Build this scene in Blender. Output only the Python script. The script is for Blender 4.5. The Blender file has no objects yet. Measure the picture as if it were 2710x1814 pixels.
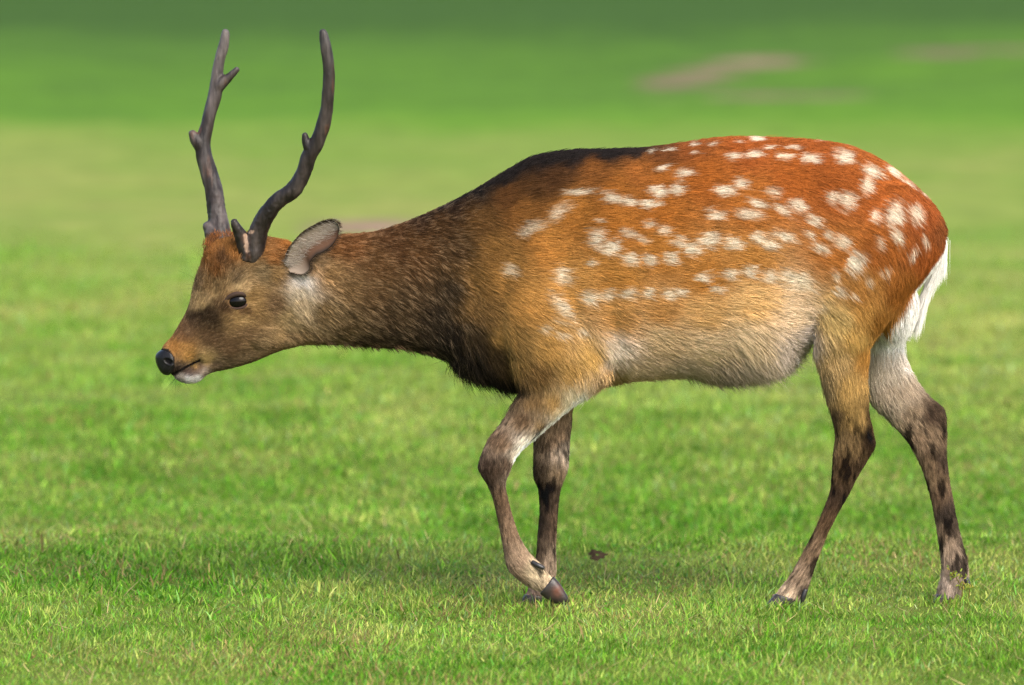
import bpy, math, random
import numpy as np
from mathutils import Vector
random.seed(7)
RNG = np.random.default_rng(11)
SC = bpy.context.scene
COL = SC.collection

# ------------------------------------------------------------------ camera
CAM_D, CAM_H, PITCH = 12.0, 1.55, math.radians(4.97)
TANH = 0.08137
cam_data = bpy.data.cameras.new('camera')
cam_data.sensor_width = 36.0
cam_data.lens = 18.0 / TANH
cam_data.clip_start, cam_data.clip_end = 0.1, 2000.0
cam_data.dof.use_dof = True
cam_data.dof.focus_distance = 11.93
cam_data.dof.aperture_fstop = 3.8
cam = bpy.data.objects.new('camera', cam_data)
COL.objects.link(cam)
cam.location = (0, -CAM_D, CAM_H)
cam.rotation_euler = (math.pi / 2 - PITCH, 0, 0)
SC.camera = cam

# ------------------------------------------------------------------ light
SUN_EL, SUN_AZ = math.radians(43), math.radians(148)      # azimuth clockwise from +Y
world = bpy.data.worlds.new('World')
SC.world = world
world.use_nodes = True
wn = world.node_tree.nodes
sky = wn.new('ShaderNodeTexSky')
sky.sky_type = 'NISHITA'
sky.sun_disc = False
sky.sun_elevation, sky.sun_rotation = SUN_EL, SUN_AZ
sky.air_density, sky.dust_density, sky.ozone_density = 1.0, 3.0, 1.0
wn['Background'].inputs['Strength'].default_value = 0.15
world.node_tree.links.new(sky.outputs[0], wn['Background'].inputs['Color'])
sun_data = bpy.data.lights.new('sun', 'SUN')
sun_data.energy = 1.8
sun_data.angle = math.radians(36)
sun_data.color = (1.0, 0.95, 0.87)
sun = bpy.data.objects.new('sun', sun_data)
COL.objects.link(sun)
to_sun = Vector((math.sin(SUN_AZ) * math.cos(SUN_EL), math.cos(SUN_AZ) * math.cos(SUN_EL), math.sin(SUN_EL)))
sun.rotation_euler = to_sun.to_track_quat('Z', 'Y').to_euler()
vs = SC.view_settings
vs.view_transform, vs.look, vs.gamma, vs.exposure = 'Standard', 'None', 1.0, 1.24
vs.use_curve_mapping = False
SC.cycles.use_denoising = True
SC.cycles.denoiser = 'OPENIMAGEDENOISE'
SC.cycles.denoising_input_passes = 'RGB_ALBEDO_NORMAL'
SC.cycles.denoising_prefilter = 'NONE'
SC.cycles.use_adaptive_sampling = False
SC.cycles.max_bounces = 6
SC.cycles.transparent_max_bounces = 4

# ------------------------------------------------------------------ helpers
K = 2710.0 / 2342.0                     # coordinates noted on a 2342 px wide view of the photograph


def at(px, py, Y=0.0):
    """Point at depth Y that is seen at px, py (2710 x 1814 px)."""
    px, py, Y = np.broadcast_arrays(np.asarray(px, float), np.asarray(py, float), np.asarray(Y, float))
    u = (px - 1355.0) / 1355.0 * TANH
    v = -(py - 907.0) / 1355.0 * TANH
    cy, sy = math.cos(PITCH), math.sin(PITCH)
    dx, dy, dz = u, cy + v * sy, -sy + v * cy
    t = (Y + CAM_D) / dy
    return np.stack([dx * t, Y, CAM_H + dz * t], -1)


def to_px(P):
    """World -> px, py on the 2342 px wide view."""
    d = P - np.array([0, -CAM_D, CAM_H])
    cy, sy = math.cos(PITCH), math.sin(PITCH)
    f = d[:, 1] * cy - d[:, 2] * sy
    up = d[:, 1] * sy + d[:, 2] * cy
    return np.stack([(1355 + d[:, 0] / f / TANH * 1355) / K, (907 - up / f / TANH * 1355) / K], -1)


def lin(c):
    c = np.asarray(c, float) / 255.0
    return np.where(c <= 0.04045, c / 12.92, ((c + 0.055) / 1.055) ** 2.4)


def smooth(a, b, x):
    t = np.clip((x - a) / (b - a), 0, 1)
    return t * t * (3 - 2 * t)


def hash3(i, j, k, seed):
    h = (i * 374761393 + j * 668265263 + k * 2147483647 + seed * 974711) & 0xFFFFFFFF
    h = ((h ^ (h >> 13)) * 1274126177) & 0xFFFFFFFF
    h = ((h ^ (h >> 16)) * 2246822519) & 0xFFFFFFFF
    return ((h ^ (h >> 15)) & 0xFFFFFF) / float(0xFFFFFF)


def noise(P, freq, seed=0):
    """Smooth value noise in -1..1 for N x 2 or N x 3 points."""
    P = np.asarray(P, float) * freq
    if P.shape[1] == 2:
        P = np.concatenate([P, np.zeros((len(P), 1))], 1)
    i = np.floor(P).astype(np.int64)
    f = P - i
    f = f * f * (3 - 2 * f)
    r = 0
    for a in (0, 1):
        for b in (0, 1):
            for c in (0, 1):
                w = (f[:, 0] if a else 1 - f[:, 0]) * (f[:, 1] if b else 1 - f[:, 1]) * (f[:, 2] if c else 1 - f[:, 2])
                r = r + w * hash3(i[:, 0] + a, i[:, 1] + b, i[:, 2] + c, seed)
    return r * 2 - 1


def fbm(P, freq, seed=0, octs=3):
    r, a = 0, 0.5
    for o in range(octs):
        r = r + a * noise(P, freq * 2 ** o, seed + o * 17)
        a *= 0.5
    return r


def mesh_obj(name, V, F, mat=None, parent=None, col=None, smooth_shade=True):
    """V: N x 3. F: a list of polygons, or an int array M x 3 / M x 4."""
    me = bpy.data.meshes.new(name)
    V = np.ascontiguousarray(V, np.float32)
    if isinstance(F, np.ndarray):
        n = F.shape[1]
        me.vertices.add(len(V))
        me.vertices.foreach_set('co', V.ravel())
        me.loops.add(F.size)
        me.loops.foreach_set('vertex_index', F.astype(np.int32).ravel())
        me.polygons.add(len(F))
        me.polygons.foreach_set('loop_start', np.arange(0, F.size, n, dtype=np.int32))
        me.update(calc_edges=True)
    else:
        me.from_pydata(V.tolist(), [], F)
    if col is not None:
        a = me.color_attributes.new('col', 'FLOAT_COLOR', 'POINT')
        c4 = np.ones((len(V), 4), np.float32)
        c4[:, :3] = col
        a.data.foreach_set('color', c4.ravel())
    if smooth_shade:
        me.polygons.foreach_set('use_smooth', np.ones(len(me.polygons), bool))
    me.validate()
    ob = bpy.data.objects.new(name, me)
    COL.objects.link(ob)
    if mat:
        me.materials.append(mat)
    if parent:
        ob.parent = parent
        ob.matrix_parent_inverse = parent.matrix_world.inverted()
    return ob


def hair_obj(name, P, col, rad, mat, parent):
    """P: n x k x 3 strand points, col n x 3, rad n x k."""
    n, k = P.shape[:2]
    cu = bpy.data.hair_curves.new(name)
    cu.add_curves([k] * n)
    cu.attributes['position'].data.foreach_set('vector', np.ascontiguousarray(P, np.float32).ravel())
    r = cu.attributes.get('radius') or cu.attributes.new('radius', 'FLOAT', 'POINT')
    r.data.foreach_set('value', np.ascontiguousarray(rad, np.float32).ravel())
    a = cu.attributes.new('col', 'FLOAT_COLOR', 'CURVE')
    c4 = np.ones((n, 4), np.float32)
    c4[:, :3] = col
    a.data.foreach_set('color', c4.ravel())
    ob = bpy.data.objects.new(name, cu)
    COL.objects.link(ob)
    cu.materials.append(mat)
    ob.parent = parent
    ob.matrix_parent_inverse = parent.matrix_world.inverted()
    return ob


def material(name, rough=0.6, spec=0.3, color=None, attr='col', noise_amt=0.0, noise_scale=60.0,
             noise_stretch=(1, 1, 1), bump=0.0, translucent=0.0, coat=0.0):
    m = bpy.data.materials.new(name)
    m.use_nodes = True
    nt = m.node_tree
    bs = nt.nodes['Principled BSDF']
    bs.inputs['Roughness'].default_value = rough
    bs.inputs['Specular IOR Level'].default_value = spec
    bs.inputs['Coat Weight'].default_value = coat
    bs.inputs['Coat Roughness'].default_value = 0.08
    if color is None:
        src = nt.nodes.new('ShaderNodeAttribute')
        src.attribute_name = attr
        out = src.outputs['Color']
    else:
        src = nt.nodes.new('ShaderNodeRGB')
        src.outputs[0].default_value = (*color, 1)
        out = src.outputs[0]
    if noise_amt or bump:
        tc = nt.nodes.new('ShaderNodeTexCoord')
        mp = nt.nodes.new('ShaderNodeMapping')
        mp.inputs['Scale'].default_value = noise_stretch
        nz = nt.nodes.new('ShaderNodeTexNoise')
        nz.inputs['Scale'].default_value = noise_scale
        nz.inputs['Detail'].default_value = 5
        nt.links.new(tc.outputs['Object'], mp.inputs[0])
        nt.links.new(mp.outputs[0], nz.inputs['Vector'])
        mr = nt.nodes.new('ShaderNodeMapRange')
        mr.inputs['From Min'].default_value = 0.3
        mr.inputs['From Max'].default_value = 0.7
        mr.inputs['To Min'].default_value = 1 - noise_amt
        mr.inputs['To Max'].default_value = 1 + noise_amt
        nt.links.new(nz.outputs['Fac'], mr.inputs['Value'])
        mx = nt.nodes.new('ShaderNodeVectorMath')
        mx.operation = 'SCALE'
        nt.links.new(out, mx.inputs[0])
        nt.links.new(mr.outputs[0], mx.inputs['Scale'])
        out = mx.outputs[0]
        if bump:
            bp = nt.nodes.new('ShaderNodeBump')
            bp.inputs['Strength'].default_value = bump
            bp.inputs['Distance'].default_value = 0.004
            nt.links.new(nz.outputs['Fac'], bp.inputs['Height'])
            nt.links.new(bp.outputs[0], bs.inputs['Normal'])
    nt.links.new(out, bs.inputs['Base Color'])
    if translucent:
        tr = nt.nodes.new('ShaderNodeBsdfTranslucent')
        ms = nt.nodes.new('ShaderNodeMixShader')
        ms.inputs[0].default_value = translucent
        nt.links.new(out, tr.inputs['Color'])
        nt.links.new(bs.outputs[0], ms.inputs[1])
        nt.links.new(tr.outputs[0], ms.inputs[2])
        nt.links.new(ms.outputs[0], nt.nodes['Material Output'].inputs['Surface'])
    return m


def tag(o, label=None, cat=None, group=None, kind=None):
    for k, v in (('label', label), ('category', cat), ('group', group), ('kind', kind)):
        if v:
            o[k] = v
    return o


# ------------------------------------------------------------------ ground
def ground_at(dx, dy):
    """Flat-ground point seen at dx, dy on the 2342 px view."""
    u = (dx * K - 1355.0) / 1355.0 * TANH
    v = -(dy * K - 907.0) / 1355.0 * TANH
    cy, sy = math.cos(PITCH), math.sin(PITCH)
    t = CAM_H / (sy - v * cy)
    return u * t, (cy + v * sy) * t - CAM_D


BARE = [(1540, 168, 85, 7), (1610, 153, 80, 9), (1740, 134, 95, 6), (1760, 213, 100, 13), (1880, 214, 100, 9), (2150, 122, 90, 6),
        (2290, 112, 110, 9), (820, 512, 140, 13), (1555, 218, 24, 12)]
BARE_W = []
for bx, by, bw, bh in BARE:
    x0, y0 = ground_at(bx, by)
    x1, _ = ground_at(bx + bw, by)
    _, ya = ground_at(bx, by - bh)
    _, yb = ground_at(bx, by + bh)
    BARE_W.append((x0, (ya + yb) / 2, abs(x1 - x0), abs(ya - yb) / 2 * 1.0 + 0.08))


def zg(x, y):
    x, y = np.asarray(x, float), np.asarray(y, float)
    P = np.stack([x, y], -1).reshape(-1, 2)
    n1 = noise(P, 1.4, 5).reshape(x.shape)
    n2 = noise(P, 0.35, 9).reshape(x.shape)
    n3 = noise(P, 0.12, 13).reshape(x.shape)
    away = smooth(0.35, 1.5, np.abs(y))
    edge = 0.95 + 0.25 * n1
    z = 0.012 * n1 * away
    z = z - 0.11 * smooth(edge, edge + 0.8, y)
    z = z + 0.06 * smooth(2.6, 4.5, y)
    z = z + (0.03 * n2 + 0.03 * n3) * smooth(3.0, 9.0, y)
    z = z + 0.05 * smooth(5, 9, y) + 1.0 * smooth(38, 80, y) + 12.0 * smooth(60, 400, y)
    return z


def bare_mask(x, y):
    P = np.stack([x, y], -1)
    wob = 0.35 * noise(P, 1.1, 31) + 0.25 * noise(P, 3.3, 37)
    m = np.zeros(len(P))
    for x0, y0, a, b in BARE_W:
        d = np.sqrt(((x - x0) / a) ** 2 + ((y - y0) / b) ** 2)
        m = np.maximum(m, 1 - smooth(0.65, 1.35, d + 1.1 * wob))
    return m


def grass_tone(x, y):
    """Broad colour of the sward: 0 dark green .. 1 yellow green."""
    P = np.stack([x, y], -1)
    far_ = 1 - 0.6 * smooth(5, 14, y)
    t = 0.5 + 0.22 * noise(P * np.array([0.6, 1]), 0.22, 41) + far_ * (0.20 * noise(P * np.array([1, 0.6]), 0.9, 43) + 0.18 * noise(P, 3.1, 47) + 0.22 * noise(P, 8, 48))
    yw = y + 1.3 * noise(P * np.array([0.25, 1]), 0.30, 53) * smooth(3, 9, y)
    t = t + np.interp(yw, [0, 1.5, 2.3, 3.2, 5, 8, 12, 15, 17, 20, 24, 28, 32, 36], [0, 0.02, -0.06, 0.12, 0.34, 0.46, 0.46, 0.42, 0.30, 0.03, -0.12, -0.26, -0.48, -0.70])  # tone by depth; slope light and far tree shade are painted in
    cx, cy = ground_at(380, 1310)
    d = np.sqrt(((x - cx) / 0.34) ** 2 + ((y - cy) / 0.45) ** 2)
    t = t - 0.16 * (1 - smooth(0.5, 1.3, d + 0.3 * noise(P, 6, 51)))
    return t


def sward(t):
    t = np.clip(t, 0, 1.2)[:, None]
    dark, mid, yel = np.array([0.040, 0.112, 0.010]), np.array([0.108, 0.282, 0.012]), np.array([0.275, 0.350, 0.066])
    return np.where(t < 0.5, dark + (mid - dark) * t * 2, mid + (yel - mid) * (t - 0.5) * 2)


xs = np.concatenate([-np.geomspace(300, 9, 18), np.arange(-8, 8.01, 0.16), np.geomspace(9, 300, 18)])
ys = np.concatenate([np.linspace(-40, -4, 10), np.arange(-3, 4, 0.08), np.arange(4, 46, 0.2), np.geomspace(46, 900, 26)])
GX, GY = np.meshgrid(xs, ys)
gz = zg(GX, GY)
gv = np.stack([GX, GY, gz], -1).reshape(-1, 3)
nx = len(xs)
a = (np.arange(len(ys) - 1)[:, None] * nx + np.arange(nx - 1)[None, :]).ravel()
gf = np.stack([a, a + 1, a + 1 + nx, a + nx], -1)
bm_ = bare_mask(gv[:, 0], gv[:, 1])[:, None]
soil = np.array([0.19, 0.122, 0.085]) * (1 + 0.35 * noise(gv[:, :2], 2.2, 3)[:, None])
far_g = 0.10 * smooth(4, 10, gv[:, 1])[:, None]  # distance haze blended into the ground colour
gcol = sward(grass_tone(gv[:, 0], gv[:, 1])) * np.array([0.74, 0.62, 0.74])  # even dimming stands for blades shading each other
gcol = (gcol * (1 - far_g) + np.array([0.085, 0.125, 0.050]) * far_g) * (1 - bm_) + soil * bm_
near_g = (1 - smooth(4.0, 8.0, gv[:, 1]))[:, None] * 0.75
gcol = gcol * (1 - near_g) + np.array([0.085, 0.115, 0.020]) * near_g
m_ground = material('turf_soil', rough=0.95, spec=0.05, noise_amt=0.16, noise_scale=6, bump=0.1)
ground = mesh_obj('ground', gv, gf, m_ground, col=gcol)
tag(ground, 'short green meadow ground with worn patches of bare earth', 'ground', kind='structure')

# ------------------------------------------------------------------ grass
def scatter(D0, D1, n, margin=1.28):
    """Roots between camera distances D0 and D1, even per square metre."""
    D = np.sqrt(RNG.uniform(D0 ** 2, D1 ** 2, n))
    hw = (0.98 * D / 12.0) * margin + 0.32
    return RNG.uniform(-1, 1, n) * hw, D - CAM_D


def blade_mesh(x, y, L, W, tilt, bend, az, twist, segs):
    n = len(x)
    s = np.array([0, 0.38, 0.72, 1.0]) if segs == 3 else np.array([0, 0.55, 1.0])
    wid = np.array([0.75, 1.0, 0.7]) if segs == 3 else np.array([0.85, 0.8])
    dh = np.stack([np.cos(az), np.sin(az)], -1)
    wv = np.stack([np.cos(az + twist), np.sin(az + twist)], -1)
    z0 = zg(x, y) - 0.004
    out = []
    for i, si in enumerate(s):
        r = L * (np.sin(tilt) * si + bend * si * si)
        h = L * (np.cos(tilt) * si - 0.45 * bend * si * si)
        c = np.stack([x + dh[:, 0] * r, y + dh[:, 1] * r, z0 + h], -1)
        if i < len(s) - 1:
            w = (W * wid[i] / 2)[:, None] * np.concatenate([wv, np.zeros((n, 1))], 1)
            out += [c - w, c + w]
        else:
            out.append(c)
    V = np.stack(out, 1)
    k = V.shape[1]
    base = (np.arange(n) * k)[:, None]
    tris = []
    for i in range(len(s) - 2):
        q = 2 * i
        tris += [[q, q + 1, q + 3], [q, q + 3, q + 2]]
    q = 2 * (len(s) - 2)
    tris.append([q, q + 1, q + 2])
    F = (base[:, None, :] + np.array(tris)[None]).reshape(-1, 3)
    return V.reshape(-1, 3), F, k


def blade_cols(x, y, n, straw=0.045, sd=0.28):
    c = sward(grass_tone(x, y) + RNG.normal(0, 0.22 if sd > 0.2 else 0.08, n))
    c = c * RNG.lognormal(0.0, sd, n)[:, None]
    u = RNG.random(n)
    c[u < 0.10] = c[u < 0.10] * np.array([0.8, 1.0, 1.7])                       # bluish blades
    st = u > 1 - straw * (1 + 5 * smooth(0.15, 0.6, noise(np.stack([x, y], -1), 2.6, 95) + 0.4 * noise(np.stack([x, y], -1), 9, 96)))
    c[st] = np.array([0.26, 0.20, 0.07]) * RNG.lognormal(0, 0.3, st.sum())[:, None]
    pale = (u > 0.5) & (u < 0.58)
    c[pale] = c[pale] * 0.5 + np.array([0.15, 0.25, 0.05])
    return np.clip(c, 0, 0.6)


GV, GF, GC = [], [], []


def add_blades(x, y, L, W, tilt, bend, az, twist, segs, col):
    V, F, k = blade_mesh(x, y, L, W, tilt, bend, az, twist, segs)
    off = sum(len(v) for v in GV)
    GV.append(V); GF.append(F + off); GC.append(np.repeat(col, k, 0))


def field(D0, D1, n, lmean, wmean, segs, straw=0.045, sd=0.28, thin=None):
    x, y = scatter(D0, D1, n)
    if thin:
        k = RNG.random(n) > smooth(thin[0], thin[1], y + CAM_D)
        x, y = x[k], y[k]
        n = len(x)
    keep = bare_mask(x, y) < RNG.random(n) * 0.6 + 0.02
    P = np.stack([x, y], -1)
    keep &= (noise(P, 9.0, 61) + 0.5 * noise(P, 23, 62)) > -1.35 + 0.30 * RNG.random(n)
    x, y = x[keep], y[keep]
    n = len(x)
    P = np.stack([x, y], -1)
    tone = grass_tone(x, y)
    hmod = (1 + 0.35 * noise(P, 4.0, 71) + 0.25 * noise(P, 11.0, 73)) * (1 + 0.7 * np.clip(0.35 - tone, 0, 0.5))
    L = lmean * hmod * RNG.lognormal(0, 0.35, n)
    W = wmean * RNG.lognormal(0, 0.35, n)
    tilt = np.clip(np.abs(RNG.normal(0.45, 0.40, n)), 0, 1.4)
    bend = np.abs(RNG.normal(0.25, 0.25, n))
    clump = 2.5 * noise(P, 5.0, 81)
    az = clump + RNG.normal(0, 1.6, n)
    add_blades(x, y, L, W, tilt, bend, az, RNG.normal(math.pi / 2, 0.7, n), segs, blade_cols(x, y, n, straw, sd))


field(10.3, 12.3, 215000, 0.0145, 0.0022, 2)
field(12.3, 14.2, 150000, 0.015, 0.0026, 2)
field(14.2, 16.5, 110000, 0.018, 0.0040, 2, 0.03, 0.26)
field(16.5, 23.0, 150000, 0.018, 0.0060, 2, 0.02, 0.18, (18.0, 23.0))
# coarser, longer blades in loose tufts round the animal
tx, ty = scatter(10.4, 14.0, 360)
tl = RNG.uniform(0.018, 0.036, 360)
nb = RNG.integers(3, 9, 360)
cx, cy = ground_at(380, 1330)
n2 = 150
tx = np.concatenate([tx, cx + RNG.normal(0, 0.28, n2)])
ty = np.concatenate([ty, cy + RNG.normal(0, 0.32, n2)])
tl = np.concatenate([tl, RNG.uniform(0.028, 0.055, n2)])
nb = np.concatenate([nb, RNG.integers(6, 14, n2)])
for fx_, fy_ in ((2065 / 1388. - 0.976, -0.075), (2505 / 1388. - 0.976, 0.02), (1490 / 1388. - 0.976, -0.10)):
    k_ = 26
    tx = np.concatenate([tx, fx_ + RNG.normal(0, 0.035, k_)]); ty = np.concatenate([ty, fy_ + RNG.normal(-0.01, 0.02, k_)])
    tl = np.concatenate([tl, RNG.uniform(0.024, 0.042, k_)]); nb = np.concatenate([nb, RNG.integers(3, 8, k_)])
x = np.repeat(tx, nb); y = np.repeat(ty, nb); L = np.repeat(tl, nb)
n = len(x)
x = x + RNG.normal(0, 0.012, n); y = y + RNG.normal(0, 0.012, n)
col = blade_cols(x, y, n, 0.03)
add_blades(x, y, L * RNG.uniform(0.5, 1.1, n), RNG.uniform(0.0022, 0.0048, n), np.abs(RNG.normal(0.35, 0.25, n)),
           np.abs(RNG.normal(0.3, 0.25, n)), RNG.uniform(0, 6.28, n), RNG.normal(math.pi / 2, 0.6, n), 3, col)
# flat broad leaves of clover and weeds low in the sward
x, y = scatter(10.4, 15.5, 16000)
P = np.stack([x, y], -1)
k = noise(P, 2.1, 91) + 0.4 * noise(P, 7, 93) > 0.15
x, y = x[k], y[k]; n = len(x)
add_blades(x, y, RNG.uniform(0.010, 0.022, n), RNG.uniform(0.006, 0.012, n), RNG.uniform(0.7, 1.3, n),
           RNG.uniform(0, 0.3, n), RNG.uniform(0, 6.28, n), RNG.normal(math.pi / 2, 0.3, n), 3,
           sward(0.42 + RNG.normal(0, 0.2, n)) * np.array([0.85, 1.05, 1.2]))
# dead thatch lying about
x, y = scatter(10.4, 15.5, 7000)
n = len(x)
add_blades(x, y, RNG.uniform(0.02, 0.07, n), RNG.uniform(0.0014, 0.0026, n), RNG.uniform(0.9, 1.45, n), RNG.uniform(-0.1, 0.15, n),
           RNG.uniform(0, 6.28, n), RNG.normal(math.pi / 2, 0.5, n), 3,
           np.array([0.33, 0.25, 0.12]) * RNG.lognormal(0, 0.35, n)[:, None])
m_grass = material('grass_blade', rough=0.5, spec=0.1, translucent=0.38)
grass = mesh_obj('grass', np.concatenate(GV), np.concatenate(GF), m_grass, col=np.concatenate(GC))
tag(grass, 'short bright green meadow grass with dry stalks and clover', 'grass', kind='stuff')

# ------------------------------------------------------------------ deer: body volumes
def catmull(A, sub):
    A = np.asarray(A, float)
    Q = np.concatenate([[2 * A[0] - A[1]], A, [2 * A[-1] - A[-2]]])
    out = []
    for i in range(1, len(Q) - 2):
        for t in np.linspace(0, 1, sub, endpoint=False):
            p0, p1, p2, p3 = Q[i - 1:i + 3]
            out.append(0.5 * (2 * p1 + (p2 - p0) * t + (2 * p0 - 5 * p1 + 4 * p2 - p3) * t * t + (3 * p1 - p0 - 3 * p2 + p3) * t ** 3))
    out.append(Q[-2])
    return np.array(out)


def loft(st, sub=5, seg=40, power=2.15, egg=0.0):
    """st rows: x_top, y_top, x_bottom, y_bottom (2710 px), Y, half width in m."""
    S = catmull(st, sub)
    T, B = at(S[:, 0], S[:, 1], S[:, 4]), at(S[:, 2], S[:, 3], S[:, 4])
    C, U = (T + B) / 2, (T - B) / 2
    hw = np.maximum(S[:, 5], 0.003)
    a = np.linspace(0, 2 * math.pi, seg, endpoint=False)
    v, s = np.cos(a), np.sin(a)
    v = np.sign(v) * np.abs(v) ** (2 / power)
    s = np.sign(s) * np.abs(s) ** (2 / power)
    V = C[:, None] + U[:, None] * v[None, :, None]
    V[:, :, 1] += hw[:, None] * (s * (1 - egg * v))[None]
    m = len(S)
    V = np.concatenate([V.reshape(-1, 3), C[:1], C[-1:]])
    F = []
    for i in range(m - 1):
        for j in range(seg):
            F.append([i * seg + j, i * seg + (j + 1) % seg, (i + 1) * seg + (j + 1) % seg, (i + 1) * seg + j])
    for j in range(seg):
        F.append([m * seg, (j + 1) % seg, j])
        F.append([m * seg + 1, (m - 1) * seg + j, (m - 1) * seg + (j + 1) % seg])
    return fix(V, F)


def tube(path, sub=6, seg=20, girth=1.0, cap=True):
    """path rows: px, py, Y, diameter in px (2710)."""
    S = catmull(path, sub)
    C = at(S[:, 0], S[:, 1], S[:, 2])
    R = S[:, 3] / 2 / 1388.0 * girth
    T = np.gradient(C, axis=0)
    T /= np.linalg.norm(T, axis=1)[:, None]
    n1 = np.cross(T, np.array([0, 1.0, 0.05]))
    n1 /= np.linalg.norm(n1, axis=1)[:, None]
    n2 = np.cross(T, n1)
    if cap:                                      # rounded tip
        tip = [(0.35, 0.93), (0.65, 0.75), (0.88, 0.45)]
        C = np.concatenate([C] + [C[-1:] + T[-1:] * R[-1] * f for f, g in tip])
        R = np.concatenate([R] + [R[-1:] * g for f, g in tip])
        n1 = np.concatenate([n1] + [n1[-1:]] * 3); n2 = np.concatenate([n2] + [n2[-1:]] * 3)
    a = np.linspace(0, 2 * math.pi, seg, endpoint=False)
    V = C[:, None] + R[:, None, None] * (np.cos(a)[None, :, None] * n1[:, None] + np.sin(a)[None, :, None] * n2[:, None])
    m = len(C)
    V = np.concatenate([V.reshape(-1, 3), C[:1], C[-1:]])
    F = []
    for i in range(m - 1):
        for j in range(seg):
            F.append([i * seg + j, i * seg + (j + 1) % seg, (i + 1) * seg + (j + 1) % seg, (i + 1) * seg + j])
    for j in range(seg):
        F.append([m * seg, (j + 1) % seg, j])
        F.append([m * seg + 1, (m - 1) * seg + j, (m - 1) * seg + (j + 1) % seg])
    return fix(V, F)


def blob(px, py, Y, rx, ry, rz, ang=0.0, nu=24, nv=16):
    c = at(px, py, Y)
    V, F = [], []
    ca, sa = math.cos(ang), math.sin(ang)
    for i in range(1, nv):
        th = math.pi * i / nv
        for j in range(nu):
            ph = 2 * math.pi * j / nu
            x, y, z = rx * math.sin(th) * math.cos(ph), ry * math.sin(th) * math.sin(ph), rz * math.cos(th)
            V.append([c[0] + ca * x + sa * z, c[1] + y, c[2] - sa * x + ca * z])
    V.append([c[0] + sa * rz, c[1], c[2] + ca * rz]); V.append([c[0] - sa * rz, c[1], c[2] - ca * rz])
    for i in range(nv - 2):
        for j in range(nu):
            F.append([i * nu + j, i * nu + (j + 1) % nu, (i + 1) * nu + (j + 1) % nu, (i + 1) * nu + j])
    t, b = (nv - 1) * nu, (nv - 1) * nu + 1
    for j in range(nu):
        F.append([t, (j + 1) % nu, j]); F.append([b, (nv - 2) * nu + j, (nv - 2) * nu + (j + 1) % nu])
    return fix(np.array(V), F)


def fix(V, F):
    """Outward faces."""
    vol = 0
    for f in F:
        for q in range(1, len(f) - 1):
            vol += np.dot(V[f[0]], np.cross(V[f[q]], V[f[q + 1]]))
    if vol < 0:
        F = [f[::-1] for f in F]
    return V, F


def union(parts, voxel):
    """Closed shapes -> one continuous quad surface."""
    V, F, o = [], [], 0
    for v, f in parts:
        V.append(v); F += [[q + o for q in p] for p in f]; o += len(v)
    me = bpy.data.meshes.new('tmp')
    me.from_pydata(np.concatenate(V).tolist(), [], F)
    ob = bpy.data.objects.new('tmp', me)
    COL.objects.link(ob)
    md = ob.modifiers.new('remesh', 'REMESH')
    md.mode, md.voxel_size, md.adaptivity = 'VOXEL', voxel, 0.0
    dg = bpy.context.evaluated_depsgraph_get()
    ev = ob.evaluated_get(dg).to_mesh()
    n = len(ev.vertices)
    co = np.empty(n * 3); ev.vertices.foreach_get('co', co)
    nl = len(ev.loops)
    li = np.empty(nl, np.int32); ev.loops.foreach_get('vertex_index', li)
    ls = np.empty(len(ev.polygons), np.int32); ev.polygons.foreach_get('loop_start', ls)
    lt = np.empty(len(ev.polygons), np.int32); ev.polygons.foreach_get('loop_total', lt)
    q = li[ls[lt == 4][:, None] + np.arange(4)]
    ob.evaluated_get(dg).to_mesh_clear()
    bpy.data.objects.remove(ob); bpy.data.meshes.remove(me)
    return co.reshape(-1, 3), q


def laplace(V, Q, iters, weight, lam=0.5, mu=-0.53):
    e = np.concatenate([Q[:, [0, 1]], Q[:, [1, 2]], Q[:, [2, 3]], Q[:, [3, 0]]])
    e = np.unique(np.sort(e, 1), axis=0)
    deg = np.bincount(e.ravel(), minlength=len(V)).astype(float)
    deg[deg == 0] = 1
    for it in range(iters):
        for f in (lam, mu):
            acc = np.stack([np.bincount(e[:, 0], V[e[:, 1], c], len(V)) + np.bincount(e[:, 1], V[e[:, 0], c], len(V)) for c in range(3)], -1)
            V = V + (f * weight)[:, None] * (acc / deg[:, None] - V)
    return V


def vnormals(V, Q):
    fn = np.cross(V[Q[:, 2]] - V[Q[:, 0]], V[Q[:, 3]] - V[Q[:, 1]])
    N = np.stack([sum(np.bincount(Q[:, k], fn[:, c], len(V)) for k in range(4)) for c in range(3)], -1)
    return N / np.maximum(np.linalg.norm(N, axis=1), 1e-12)[:, None]


def D(rows):
    """Rows noted on the 2342 px view -> 2710 px."""
    return [[r[0] * K, r[1] * K, r[2] * K, r[3] * K, r[4], r[5]] for r in rows]


trunk = loft(D([
    (640, 590, 652, 790, 0, .045), (708, 553, 708, 787, 0, .061), (775, 534, 772, 790, 0, .070), (860, 524, 850, 797, 0, .076), (940, 498, 920, 802, 0, .083),
    (1010, 467, 985, 814, 0, .089), (1080, 431, 1040, 834, 0, .100), (1150, 389, 1105, 858, 0, .110), (1220, 354, 1180, 888, 0, .120),
    (1300, 340, 1270, 898, 0, .128), (1390, 337, 1370, 885, 0, .146), (1480, 332, 1470, 868, 0, .159), (1560, 322, 1560, 861, 0, .168),
    (1640, 311, 1650, 862, 0, .171), (1720, 308, 1740, 852, 0, .167), (1800, 311, 1812, 818, 0, .158), (1880, 317, 1880, 765, 0, .150),
    (1950, 331, 1950, 730, 0, .140), (2020, 363, 2012, 722, 0, .128), (2080, 406, 2074, 690, 0, .110), (2125, 448, 2118, 645, 0, .088),
    (2153, 486, 2147, 606, 0, .062), (2167, 516, 2164, 566, 0, .030)]), egg=0.10)

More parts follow.
